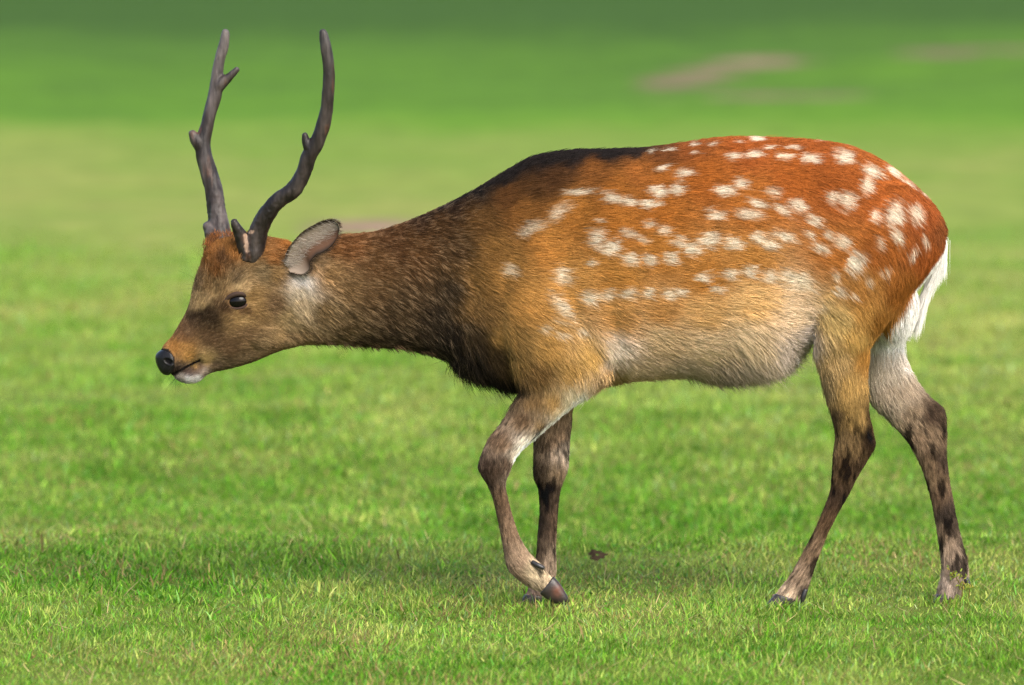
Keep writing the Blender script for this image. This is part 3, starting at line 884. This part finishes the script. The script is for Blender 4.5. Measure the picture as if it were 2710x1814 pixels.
# colour: ticking on the neck, finer variation on the flank
neck = smooth(560, 800, p[:, 0]) * (1 - smooth(1040, 1140, p[:, 0])) + 0.75 * (1 - smooth(560, 800, p[:, 0]))
neck = np.clip(neck, 0, 1) * (1 - 0.7 * s) * 0.85
s1, s2 = streak(P, fl, 500, 90, 330), streak(P, fl, 540, 150, 520)
fc = (1 - smooth(600, 740, p[:, 0]))
s1 = s1 * (1 - 0.8 * fc) + 0.8 * fc * streak(P, fl, 580, 200, 520)
s2 = s2 * (1 - 0.5 * fc)
tick = 0.5 + 0.55 * s1 + 0.45 * s2 + RNG.normal(0, 0.14, NH)
mul = np.interp(tick, [0.0, 0.35, 0.6, 0.8, 1.0], [0.40, 0.62, 1.0, 1.6, 2.2])
lg = 1 + 1.5 * smooth(880, 980, p[:, 1])
mulf = 1 + 0.28 * lg * s1 + 0.24 * lg * s2 + RNG.normal(0, 0.10, NH)
mulf = np.where(RNG.random(NH) < 0.05, 0.5, mulf)
mult = neck * mul + (1 - neck) * mulf
hc = c * np.clip(mult, 0.25, 3)[:, None]
tan = (neck * smooth(0.6, 0.85, tick))[:, None]
hc = hc * (1 - 0.30 * tan) + np.array([0.27, 0.19, 0.115]) * 0.30 * tan
hc = np.clip(hc, 0.004, 0.88)
hlip = (np.abs((p[:, 1] - 856) + (p[:, 0] - 392) * 0.52) < 3) & (p[:, 0] > 388) & (p[:, 0] < 458)
hc[hlip] = (0.015, 0.011, 0.010)
r0 = 0.00034 * np.where(ll[:, 0] < 9, 0.8, 1.0)
rad = r0[:, None] * np.array([1.0, 0.95, 0.7, 0.18])[None]


def fringe(line, n_, ln, ang, colr, spread=0.02, tuft=8, Y=(-.05, .05)):
    """Ragged tufts hanging from a line on the 2342 px view; ang: degrees below the rearward direction."""
    C = catmull(line, 10)
    nt_ = n_ // tuft
    t_ = np.repeat(RNG.random(nt_), tuft)
    i_ = np.minimum((t_ * (len(C) - 1)).astype(int), len(C) - 1)
    yy = np.repeat(RNG.uniform(Y[0], Y[1], nt_), tuft)
    R = at(C[i_, 0] * K, C[i_, 1] * K, yy) + RNG.normal(0, 1, (nt_ * tuft, 3)) * np.array([0.004, 0.006, 0.003]) + np.array([0, 0, 0.006])
    aa = np.radians(np.repeat(RNG.normal(ang, 16, nt_), tuft) + RNG.normal(0, 7, nt_ * tuft))
    dd_ = np.stack([np.cos(aa), RNG.normal(0, 0.12, nt_ * tuft), -np.sin(aa)], -1)
    l_ = np.repeat(RNG.uniform(0.5, 1.2, nt_), tuft) * ln * RNG.uniform(0.7, 1.05, nt_ * tuft)
    q_ = np.linspace(0, 1, KP)
    X = np.stack([R + dd_ * (l_ * a_)[:, None] - np.array([0, 0, 1]) * (0.25 * l_ * a_ * a_)[:, None] for a_ in q_], 1)
    cl_ = lin(colr) * np.repeat(RNG.lognormal(0, 0.4, nt_), tuft)[:, None] * RNG.lognormal(0, 0.2, nt_ * tuft)[:, None]
    return X, np.clip(cl_, 0.004, 0.85)


fr = [fringe([(1560, 856), (1640, 862), (1720, 856), (1780, 838), (1815, 812)], 1500, 0.026, 40, (92, 84, 70)),
      fringe([(1700, 856), (1770, 842), (1820, 810), (1845, 775)], 900, 0.026, 62, (176, 166, 150)),
      fringe([(1400, 872), (1480, 866), (1570, 858)], 350, 0.012, 25, (110, 92, 66)),
      fringe([(1020, 818), (1060, 838), (1100, 850), (1150, 876), (1185, 888)], 1100, 0.026, 58, (34, 28, 22)),
      fringe([(720, 786), (800, 794), (900, 800), (1000, 814)], 800, 0.013, 28, (70, 54, 38)),
      fringe([(1350, 872), (1380, 868), (1392, 850)], 260, 0.018, 70, (185, 150, 105), Y=(-.11, -.06)),
      fringe([(2090, 690), (2060, 730), (2030, 770), (2010, 790)], 700, 0.026, 58, (236, 230, 220), Y=(-.03, .06)),
      fringe([(2030, 800), (2050, 830), (2065, 860)], 500, 0.026, 40, (226, 215, 204), Y=(.05, .09)),
      fringe([(470, 572), (480, 556), (500, 548), (530, 545), (560, 545)], 500, 0.014, -80, (118, 74, 42), Y=(-.04, .04))]
wn_ = 46
wx = np.concatenate([RNG.uniform(395, 455, 34), RNG.uniform(440, 500, 12)]); wy = np.concatenate([RNG.uniform(805, 870, 34), RNG.uniform(640, 690, 12)])
wr = at(wx * K, wy * K, np.where(np.arange(wn_) % 2, -1, 1) * RNG.uniform(.018, .028, wn_))
wd_ = np.stack([np.where(np.arange(wn_) < 34, RNG.normal(-0.2, 0.5, wn_), RNG.normal(-0.9, 0.2, wn_)), np.sign(wr[:, 1]) * 0.5,
                np.where(np.arange(wn_) < 34, RNG.normal(-0.7, 0.3, wn_), RNG.normal(0.5, 0.2, wn_))], -1)
wd_ /= np.linalg.norm(wd_, axis=1)[:, None]
wl_ = RNG.uniform(0.02, 0.05, wn_)
fr.append((np.stack([wr + wd_ * (wl_ * a_)[:, None] + np.array([0, 0, -1]) * (0.2 * wl_ * a_ * a_)[:, None] for a_ in np.linspace(0, 1, KP)], 1), np.full((wn_, 3), 0.02)))
fx = np.concatenate([f_[0] for f_ in fr]); fcol = np.concatenate([f_[1] for f_ in fr])
pts = np.concatenate([pts, fx]); hc = np.concatenate([hc, fcol])
rad = np.concatenate([rad, np.tile(0.00036 * np.array([1.0, 0.95, 0.7, 0.18]), (len(fx), 1))])
rad[-wn_:] *= 0.45
hair_obj('coat_hair', pts, hc, rad, m_hair, deer)


def strands(roots, dirs, lens, cols, r0, grav=0.0, curl=0.0, k=6):
    n = len(roots)
    q = np.linspace(0, 1, k)
    out = []
    side = RNG.normal(0, 1, (n, 3))
    for t in q:
        pt = roots + dirs * (lens * t)[:, None] + side * (lens * curl * t * t)[:, None]
        pt[:, 2] -= lens * grav * t * t
        out.append(pt)
    prof = np.clip(1.05 - q ** 2 * 0.9, 0.12, 1)
    return np.stack(out, 1), cols, np.full(n, r0)[:, None] * prof[None]


# ------------------------------------------------------------------ deer: tail
m_white = material('tail_hair_white', rough=0.5, spec=0.3)
TP = catmull([(2496, 628, 0), (2494, 665, 0), (2476, 720, 0), (2454, 772, 0), (2444, 805, 0)], 8)
tc = at(TP[:, 0], TP[:, 1], TP[:, 2])
tail = mesh_obj('tail', *tube([(2480, 600, 0, 30), (2490, 640, 0, 34), (2474, 700, 0, 32), (2456, 750, 0, 22), (2448, 785, 0, 10)], 4, 14),
                material('tail_skin', color=(0.75, 0.72, 0.66), rough=0.9), deer)
n = 4600
u = RNG.random(n) ** 0.9
i = np.minimum((u * (len(tc) - 1)).astype(int), len(tc) - 2)
root = tc[i] + RNG.normal(0, 1, (n, 3)) * np.array([0.003, 0.008, 0.003])
tan_ = tc[i + 1] - tc[i]
tan_ /= np.linalg.norm(tan_, axis=1)[:, None]
dirs = tan_ + RNG.normal(0, 0.05, (n, 3)) + np.array([-0.04, 0, 0])
dirs /= np.linalg.norm(dirs, axis=1)[:, None]
ln = RNG.uniform(0.030, 0.062, n)
wc = np.array([0.86, 0.83, 0.78]) * RNG.uniform(0.85, 1.02, n)[:, None]
hair_obj('tail_hair', *strands(root, dirs, ln, wc, 0.00032, 0.22, 0.025), m_white, tail)

# ------------------------------------------------------------------ deer: antlers
def antler_mat():
    m = material('antler_bone', rough=0.5, spec=0.28, noise_amt=0.55, noise_scale=90, noise_stretch=(1, 1, 0.25), bump=0.6)
    return m


m_antler = antler_mat()


def antler(parts, dark, light, side, cream=None):
    AV, AQ = union([tube(p_, 6, 22, 1.10) for p_ in parts], 0.0022)
    AN = vnormals(AV, AQ)
    AV = laplace(AV, AQ, 5, np.ones(len(AV)))
    AV = AV + AN * (0.0024 * fbm(AV * np.array([1, 1, 0.30]), 75, 301 + side, 4) + 0.0007 * noise(AV, 210, 331) * smooth(300, 520, to_px(AV)[:, 1]))[:, None]
    ap = to_px(AV)
    f = smooth(-0.3, 0.5, fbm(AV * np.array([1, 1, 0.25]), 45, 311 + side))[:, None]
    col = np.array(dark) * (1 - f) + np.array(light) * f
    red = smooth(0.18, 0.4, fbm(AV * np.array([1, 1, 0.2]), 60, 321 + side))[:, None]
    col = col * (1 - 0.3 * red) + np.array([0.13, 0.05, 0.022]) * 0.3 * red
    tip = (1 - smooth(70, 190, ap[:, 1]))[:, None]
    col = col * (1 - 0.4 * tip) + np.array([0.09, 0.078, 0.070]) * 0.4 * tip
    if cream is not None:
        for (x0, y0, x1, y1, w) in cream:
            d = np.array([x1 - x0, y1 - y0]); t = np.clip(((ap - [x0, y0]) @ d) / (d @ d), 0, 1)
            dist = np.linalg.norm(ap - ([x0, y0] + t[:, None] * d), axis=1)
            k = (1 - smooth(w * 0.6, w * 1.2, dist + 2 * noise(AV, 220, 5)))[:, None] * (AN[:, 1] < 0.1)[:, None]
            col = col * (1 - k) + np.array([0.24, 0.155, 0.105]) * k
    return mesh_obj('antler', AV, AQ, m_antler, deer, col)


near_beam = [(662, 690, -.038, 58), (668, 666, -.040, 63), (676, 641, -.044, 51), (687, 607, -.050, 44), (704, 571, -.058, 41), (735, 533, -.066, 40), (775, 503, -.072, 40),
             (801, 461, -.077, 36), (817, 415, -.082, 37), (836, 382, -.086, 35), (853, 340, -.090, 33), (864, 292, -.094, 31), (868, 250, -.097, 31),
             (871, 208, -.099, 30), (869, 166, -.100, 28), (863, 124, -.100, 27), (857, 95, -.100, 22), (854, 86, -.100, 18)]
near_tines = [[(656, 672, -.042, 42), (645, 648, -.048, 35), (633, 617, -.054, 28), (622, 595, -.060, 21), (619, 589, -.061, 18)],
              [(838, 402, -.086, 32), (820, 394, -.086, 28), (810, 374, -.086, 22), (807, 360, -.086, 17)]]
far_beam = [(586, 652, .038, 62), (583, 630, .042, 62), (579, 598, .046, 51), (573, 560, .052, 45), (566, 503, .060, 43), (553, 461, .066, 42), (541, 419, .070, 40),
            (537, 380, .074, 38), (547, 338, .077, 33), (558, 292, .080, 32), (569, 250, .083, 33), (575, 208, .086, 31), (580, 166, .089, 27),
            (590, 124, .092, 25), (596, 95, .094, 21), (597, 86, .094, 18)]
far_tines = [[(580, 632, .042, 58), (562, 613, .040, 46), (551, 600, .039, 27)],
             [(541, 400, .072, 36), (520, 374, .070, 31), (509, 354, .069, 20)],
             [(572, 235, .084, 32), (592, 216, .080, 28), (612, 199, .076, 20), (627, 184, .074, 14)]]
antler([near_beam] + near_tines, (0.009, 0.006, 0.005), (0.036, 0.027, 0.023), 0,
       cream=[(561, 540, 566, 575, 5), (572, 532, 578, 530, 4)])
antler([far_beam] + far_tines, (0.020, 0.014, 0.012), (0.095, 0.076, 0.070), 1)

# ------------------------------------------------------------------ deer: ears
m_ear = material('ear_skin', rough=0.75, spec=0.2)
UP = np.array([(752, 690), (760, 662), (775, 641), (797, 617), (824, 600), (853, 586), (878, 583), (893, 592), (899, 606)], float)
LO = np.array([(768, 722), (800, 728), (820, 714), (822, 694), (838, 676), (858, 667), (876, 654), (892, 632), (899, 606)], float)
UPs, LOs = catmull(UP, 5), catmull(LO, 5)


def ear(sgn, dx=0.0, dy=0.0):
    nu, nv = len(UPs), 17
    rows = []
    for k_ in (0, 1):                                # inner then outer skin
        for i_ in range(nu):
            t = i_ / (nu - 1)
            for j_ in range(nv):
                v = j_ / (nv - 1)
                q = UPs[i_] * (1 - v) + LOs[i_] * v
                cup = math.sin(math.pi * v) ** 0.8 * (0.010 * (1 - t) ** 0.5 + 0.004)
                Y = -(0.066 + 0.030 * t) + cup + k_ * (0.0022 * math.sin(math.pi * v) ** 0.5)
                rows.append(at(q[0] + dx, q[1] + dy, Y * (1 if sgn < 0 else -1)))
    EV = np.array(rows)
    F = []
    h = nu * nv
    for k_ in (0, 1):
        for i_ in range(nu - 1):
            for j_ in range(nv - 1):
                f = [k_ * h + i_ * nv + j_, k_ * h + i_ * nv + j_ + 1, k_ * h + (i_ + 1) * nv + j_ + 1, k_ * h + (i_ + 1) * nv + j_]
                F.append(f if (k_ == 0) == (sgn > 0) else f[::-1])
    for i_ in range(nu - 1):
        for j_ in (0, nv - 1):
            F.append([i_ * nv + j_, (i_ + 1) * nv + j_, h + (i_ + 1) * nv + j_, h + i_ * nv + j_])
    t = np.repeat(np.linspace(0, 1, nu), nv); v = np.tile(np.linspace(0, 1, nv), nu)
    pale, pink, rim = lin([126, 112, 98]), lin([88, 62, 46]), lin([48, 38, 30])
    g = smooth(0.30, 0.62, v + 0.10 * np.sin(t * 9))[:, None] * smooth(0.10, 0.35, t)[:, None]
    inner_c = pale * (1 - g) + pink * g
    r_ = np.maximum(1 - smooth(0.03, 0.20, np.minimum(v, 1 - v) + 0.0), smooth(0.88, 0.98, t))[:, None] * smooth(0.2, 0.5, t)[:, None]
    inner_c = inner_c * (1 - r_) + rim * r_
    outer_c = np.tile(lin([96, 70, 48]), (h, 1))
    e = mesh_obj('ear', EV, F, m_ear, deer, np.concatenate([inner_c, outer_c]))
    # long pale hairs inside the cup, short ones round the rim
    n_ = 650
    tt, vv = RNG.random(n_) ** 1.3 * 0.8, RNG.random(n_) ** 0.8 * 0.62 + 0.02
    ii = np.minimum((tt * (nu - 1)).astype(int), nu - 1); jj = np.minimum((vv * (nv - 1)).astype(int), nv - 1)
    rt = EV[ii * nv + jj] + RNG.normal(0, 0.002, (n_, 3)) * np.array([1, 0.2, 1])
    dd = np.stack([0.65 + RNG.normal(0, 0.14, n_), np.full(n_, 0.25 * sgn), 0.10 + 0.55 * (0.45 - vv) * -1 + RNG.normal(0, 0.14, n_)], -1)
    dd /= np.linalg.norm(dd, axis=1)[:, None]
    cc = lin([180, 168, 155]) * RNG.uniform(0.5, 1.2, n_)[:, None]
    n2_ = 1800
    t2 = RNG.random(n2_); ii = (t2 * (nu - 1)).astype(int); top = RNG.random(n2_) < 0.6
    r2 = np.where(top[:, None], EV[ii * nv], EV[ii * nv + nv - 1])
    d2 = np.stack([0.7 + RNG.normal(0, 0.2, n2_), RNG.normal(0, 0.3, n2_), np.where(top, 0.35, -0.1) + RNG.normal(0, 0.2, n2_)], -1)
    d2 /= np.linalg.norm(d2, axis=1)[:, None]
    c2 = lin([60, 48, 38]) * RNG.uniform(0.6, 1.5, n2_)[:, None]
    hair_obj('ear_hair', *strands(np.concatenate([rt, r2]), np.concatenate([dd, d2]), np.concatenate([RNG.uniform(.008, .018, n_), RNG.uniform(.003, .009, n2_)]),
                                  np.concatenate([cc, c2]), 0.00015, 0.1, 0.10), m_hair, e)


ear(-1)
ear(1, dx=-4, dy=34)

# ------------------------------------------------------------------ deer: eyes
m_eye = material('eye_cornea', rough=0.10, spec=0.2, color=(0.004, 0.003, 0.003))
m_lid = material('eyelid_skin', rough=0.7, spec=0.12, color=(0.042, 0.025, 0.018))
near_p = to_px(V)
for sgn in (-1, 1):
    k = (np.hypot(near_p[:, 0] - 545, near_p[:, 1] - 690) < 24) & (V[:, 1] * sgn > 0.02)
    ys_ = np.abs(V[k, 1]).max()
    yc = sgn * (ys_ - 0.0115)
    ev, ef = blob(630, 798, yc, .0202, .0138, .0148, math.radians(-8), 28, 18)
    e = mesh_obj('eye', ev, ef, m_eye, deer)
    c0 = at(630, 798, sgn * (ys_ - 0.0022))
    rows, F = [], []
    A, Bn = 40, 10
    for i_ in range(A):
        a_ = 2 * math.pi * i_ / A
        ex = .0212 * math.cos(a_); ez = .0146 * math.sin(a_) * (1.0 if math.sin(a_) > 0 else 0.95)
        ex2 = ex - 0.0065 * max(0, -math.cos(a_)) ** 8
        for j_ in range(Bn):
            b_ = 2 * math.pi * j_ / Bn
            r_ = 0.0024 + 0.0026 * max(0, math.sin(a_))
            rr_ = 1 + r_ * math.cos(b_) / 0.014
            x_, z_ = ex2 * rr_, ez * rr_
            ca, sa = math.cos(math.radians(8)), math.sin(math.radians(8))
            y_ = sgn * (r_ * math.sin(b_) - 0.0035 * (math.cos(a_) ** 2))
            rows.append([c0[0] + ca * x_ - sa * z_, c0[1] + y_, c0[2] + sa * x_ + ca * z_])
    for i_ in range(A):
        for j_ in range(Bn):
            F.append([i_ * Bn + j_, ((i_ + 1) % A) * Bn + j_, ((i_ + 1) % A) * Bn + (j_ + 1) % Bn, i_ * Bn + (j_ + 1) % Bn])
    mesh_obj('eyelid', *fix(np.array(rows), F), m_lid, e)

# ------------------------------------------------------------------ deer: nose
m_nose = material('nose_leather', rough=0.36, spec=0.25, color=(0.007, 0.006, 0.006), noise_amt=0.3, noise_scale=500, bump=0.25)
NV, NQ = union([loft([(411, 944, 413, 960, 0, .008), (415, 935, 421, 978, 0, .017), (427, 926, 432, 990, 0, .0245), (442, 920, 446, 993, 0, .0285),
                      (456, 925, 456, 986, 0, .0312), (464, 938, 461, 972, 0, .0300)], 4, 40, 3.3)], 0.0016)
NV = laplace(NV, NQ, 2, np.ones(len(NV)))
np_ = to_px(NV) * K
nn = vnormals(NV, NQ)
dn = np.sqrt(((np_[:, 0] - 446) / 12) ** 2 + ((np_[:, 1] - 957 - 0.35 * (np_[:, 0] - 446)) / 7.5) ** 2)
NV = NV - nn * (0.010 * (1 - smooth(0.3, 1.0, dn)))[:, None] + nn * (0.0007 * np.exp(-((dn - 1.25) / 0.35) ** 2))[:, None]
mesh_obj('nose', NV, NQ, m_nose, deer)

# ------------------------------------------------------------------ deer: hooves
m_hoof = material('hoof_horn', rough=0.4, spec=0.45, noise_amt=0.35, noise_scale=70, bump=0.3)


def hoof(rows_list, col):
    HV, HQ = union([loft(r, 5, 24, 2.4) for r in rows_list], 0.0022)
    HV = laplace(HV, HQ, 4, np.ones(len(HV)))
    c_ = np.tile(np.array(col), (len(HV), 1))
    return HV, HQ, c_


dark = (0.020, 0.016, 0.014)


def claws(rows, gap):
    return [[(a_, b_, c_, d_, Y + s_ * gap, hw * 0.55) for (a_, b_, c_, d_, Y, hw) in rows] for s_ in (-1, 1)]


hv, hq, hc_ = hoof(claws([(1428, 1572, 1464, 1526, -.050, .020), (1444, 1584, 1478, 1540, -.050, .021), (1462, 1595, 1492, 1560, -.050, .020),
                          (1484, 1602, 1503, 1580, -.050, .015), (1500, 1606, 1507, 1596, -.050, .008)], .010), dark)
hp = to_px(hv)
rd = np.exp(-(((hp[:, 0] - 1276) / 12) ** 2 + ((hp[:, 1] - 1352) / 13) ** 2))[:, None]
hc_ = hc_ * (1 - rd) + np.array([0.10, 0.030, 0.013]) * rd
mesh_obj('hoof', hv, hq, m_hoof, deer, hc_)
for rows, gp in (
        ([(1388, 1574, 1440, 1576, .044, .022), (1378, 1590, 1440, 1592, .044, .024), (1372, 1604, 1438, 1604, .044, .024), (1370, 1612, 1436, 1612, .044, .022)], .011),
        ([(2052, 1572, 2110, 1584, -.044, .022), (2036, 1590, 2100, 1600, -.044, .024), (2024, 1604, 2094, 1610, -.044, .024), (2020, 1612, 2090, 1616, -.044, .022)], .011),
        ([(2480, 1572, 2536, 1574, .044, .023), (2472, 1586, 2534, 1590, .044, .025), (2466, 1600, 2532, 1602, .044, .025), (2464, 1608, 2530, 1610, .044, .023)], .011)):
    hv, hq, hc_ = hoof(claws(rows, gp), (0.035, 0.028, 0.025))
    mesh_obj('hoof', hv, hq, m_hoof, deer, hc_)
for path in ([(1408, 1488, -.068, 13), (1424, 1497, -.073, 14), (1436, 1503, -.074, 12)],
             [(1408, 1488, -.034, 13), (1424, 1497, -.030, 14), (1436, 1503, -.030, 12)],
             [(2132, 1560, -.058, 14), (2126, 1580, -.060, 14), (2122, 1596, -.060, 9)],
             [(2132, 1560, -.032, 14), (2126, 1580, -.030, 14), (2122, 1596, -.030, 9)],
             [(2556, 1532, .030, 14), (2562, 1544, .026, 13), (2564, 1554, .025, 9)],
             [(2556, 1532, .058, 14), (2562, 1544, .062, 13), (2564, 1554, .063, 9)],
             [(1464, 1540, .058, 14), (1466, 1554, .060, 13), (1464, 1564, .060, 9)]):
    tv, tf = tube(path, 5, 14)
    mesh_obj('dewclaw', tv, tf, m_hoof, deer, np.tile(np.array((0.016, 0.015, 0.015)), (len(tv), 1)))

# ------------------------------------------------------------------ small things on the meadow
m_leaf = material('dead_leaf', rough=0.8, spec=0.15, noise_amt=0.4, noise_scale=120, color=(0.050, 0.030, 0.016))
lx, ly = ground_at(1366, 1300)
lv, lf = [], []
lz = float(zg(np.array([lx]), np.array([ly]))[0]) + 0.026
for i_ in range(7):
    for j_ in range(24):
        a_ = 2 * math.pi * j_ / 24
        R_ = 0.72 * (0.021 + 0.004 * math.sin(3 * a_ + 1) + 0.003 * math.sin(7 * a_)) * (0.22 + 0.78 * i_ / 6)
        u_, w_ = R_ * 1.15 * math.cos(a_), R_ * 0.72 * math.sin(a_)
        cu_ = 9.0 * u_ * u_ + 0.004 * math.sin(160 * u_ + 2)
        lv.append([lx + u_, ly + w_ * 0.55 - cu_ * 0.8, lz + w_ * 0.85 + cu_ * 0.4])
for i_ in range(6):
    for j_ in range(24):
        if (j_ * 7 + i_ * 3) % 11 == 0 and i_ > 3:
            continue
        lf.append([i_ * 24 + j_, i_ * 24 + (j_ + 1) % 24, (i_ + 1) * 24 + (j_ + 1) % 24, (i_ + 1) * 24 + j_])
leaf = mesh_obj('dead_leaf', np.array(lv), lf, m_leaf)
tag(leaf, 'curled dark brown dead leaf lying in the grass beside the raised front hoof', 'leaf')
sm = leaf.modifiers.new('thick', 'SOLIDIFY'); sm.thickness = 0.0008

# yellow-green sprig against the far hind foot
m_sprig = material('sprig_green', rough=0.6, spec=0.2, translucent=0.3)
sv, sf, scol = [], [], []
base = at(2548, 1610, 0.010)


def add_tube(pts_, r_, col_):
    pts_ = np.array(pts_); o = sum(len(q_) for q_ in sv)
    T = np.gradient(pts_, axis=0); T /= np.linalg.norm(T, axis=1)[:, None]
    n1 = np.cross(T, [0.1, 1, 0.2]); n1 /= np.linalg.norm(n1, axis=1)[:, None]; n2_ = np.cross(T, n1)
    a_ = np.linspace(0, 2 * math.pi, 5, endpoint=False)
    vv_ = (pts_[:, None] + r_ * (np.cos(a_)[None, :, None] * n1[:, None] + np.sin(a_)[None, :, None] * n2_[:, None])).reshape(-1, 3)
    sv.append(vv_); scol.append(np.tile(np.array(col_), (len(vv_), 1)))
    for i_ in range(len(pts_) - 1):
        for j_ in range(5):
            sf.append([o + i_ * 5 + j_, o + i_ * 5 + (j_ + 1) % 5, o + (i_ + 1) * 5 + (j_ + 1) % 5, o + (i_ + 1) * 5 + j_])


for (x1, y1, x2, y2, x3, y3) in ((2545, 1600, 2546, 1560, 2525, 1518), (2560, 1605, 2566, 1565, 2556, 1545), (2540, 1605, 2546, 1570, 2550, 1545)):
    cp = catmull([(x1, y1 + 12, 0.012), (x1, y1, 0.012), (x2, y2, 0.010), (x3, y3, 0.008)], 6)
    add_tube(at(cp[:, 0], cp[:, 1], cp[:, 2]), 0.0008, (0.16, 0.12, 0.03))
    for b_ in range(22):
        q_ = at(x3 + random.gauss(6, 11), y3 + random.gauss(4, 8), 0.008 + random.gauss(0, 0.006))
        d_ = np.array([random.gauss(0, 1), random.gauss(0, 1), random.gauss(0.3, 1)]); d_ /= np.linalg.norm(d_)
        add_tube([q_, q_ + d_ * 0.003, q_ + d_ * 0.006], 0.0013, (0.30 * random.uniform(.7, 1.2), 0.36 * random.uniform(.7, 1.1), 0.05))
sprig = mesh_obj('weed_sprig', np.concatenate(sv), sf, m_sprig, col=np.concatenate(scol))
tag(sprig, 'thin yellow-green flowering weed sprig growing against a hind foot', 'weed')

# hedge along the far side of the meadow
def hedge():
    n_ = 30000
    hx = RNG.uniform(-26, 26, n_)
    z = RNG.random(n_) ** 0.8
    prof = np.sqrt(np.maximum(0.05, 1 - (z * 1.0) ** 2.2))
    hy = 49.5 + RNG.normal(0, 0.9, n_) * prof + 0.8 * noise(np.stack([hx, hx * 0], -1), 0.3, 401)
    top = 2.6 + 0.6 * noise(np.stack([hx, hx * 0], -1), 0.25, 403)
    c_ = np.stack([hx, hy, zg(hx, hy) + z * top], -1)
    d1 = RNG.normal(0, 1, (n_, 3)); d1 /= np.linalg.norm(d1, axis=1)[:, None]
    d2 = np.cross(d1, RNG.normal(0, 1, (n_, 3))); d2 /= np.linalg.norm(d2, axis=1)[:, None]
    s_ = RNG.uniform(0.06, 0.13, n_)[:, None]
    vv_ = np.stack([c_ - d1 * s_, c_ + d2 * s_ * 0.5, c_ + d1 * s_, c_ - d2 * s_ * 0.5], 1).reshape(-1, 3)
    ff = np.arange(n_ * 4).reshape(-1, 4)
    cl = np.repeat(np.array([0.030, 0.055, 0.016]) * RNG.lognormal(0, 0.35, n_)[:, None], 4, 0)
    h = bpy.data.objects.new('hedge', None); COL.objects.link(h); h.location = (0, 49.5, 0)
    bpy.context.view_layer.update()
    o = mesh_obj('foliage', vv_, ff, material('hedge_leaf', rough=0.6, translucent=0.2), h, cl, False)
    o['kind'] = 'stuff'
    tag(h, 'dark green hedge along the far edge of the meadow', 'hedge')


hedge()
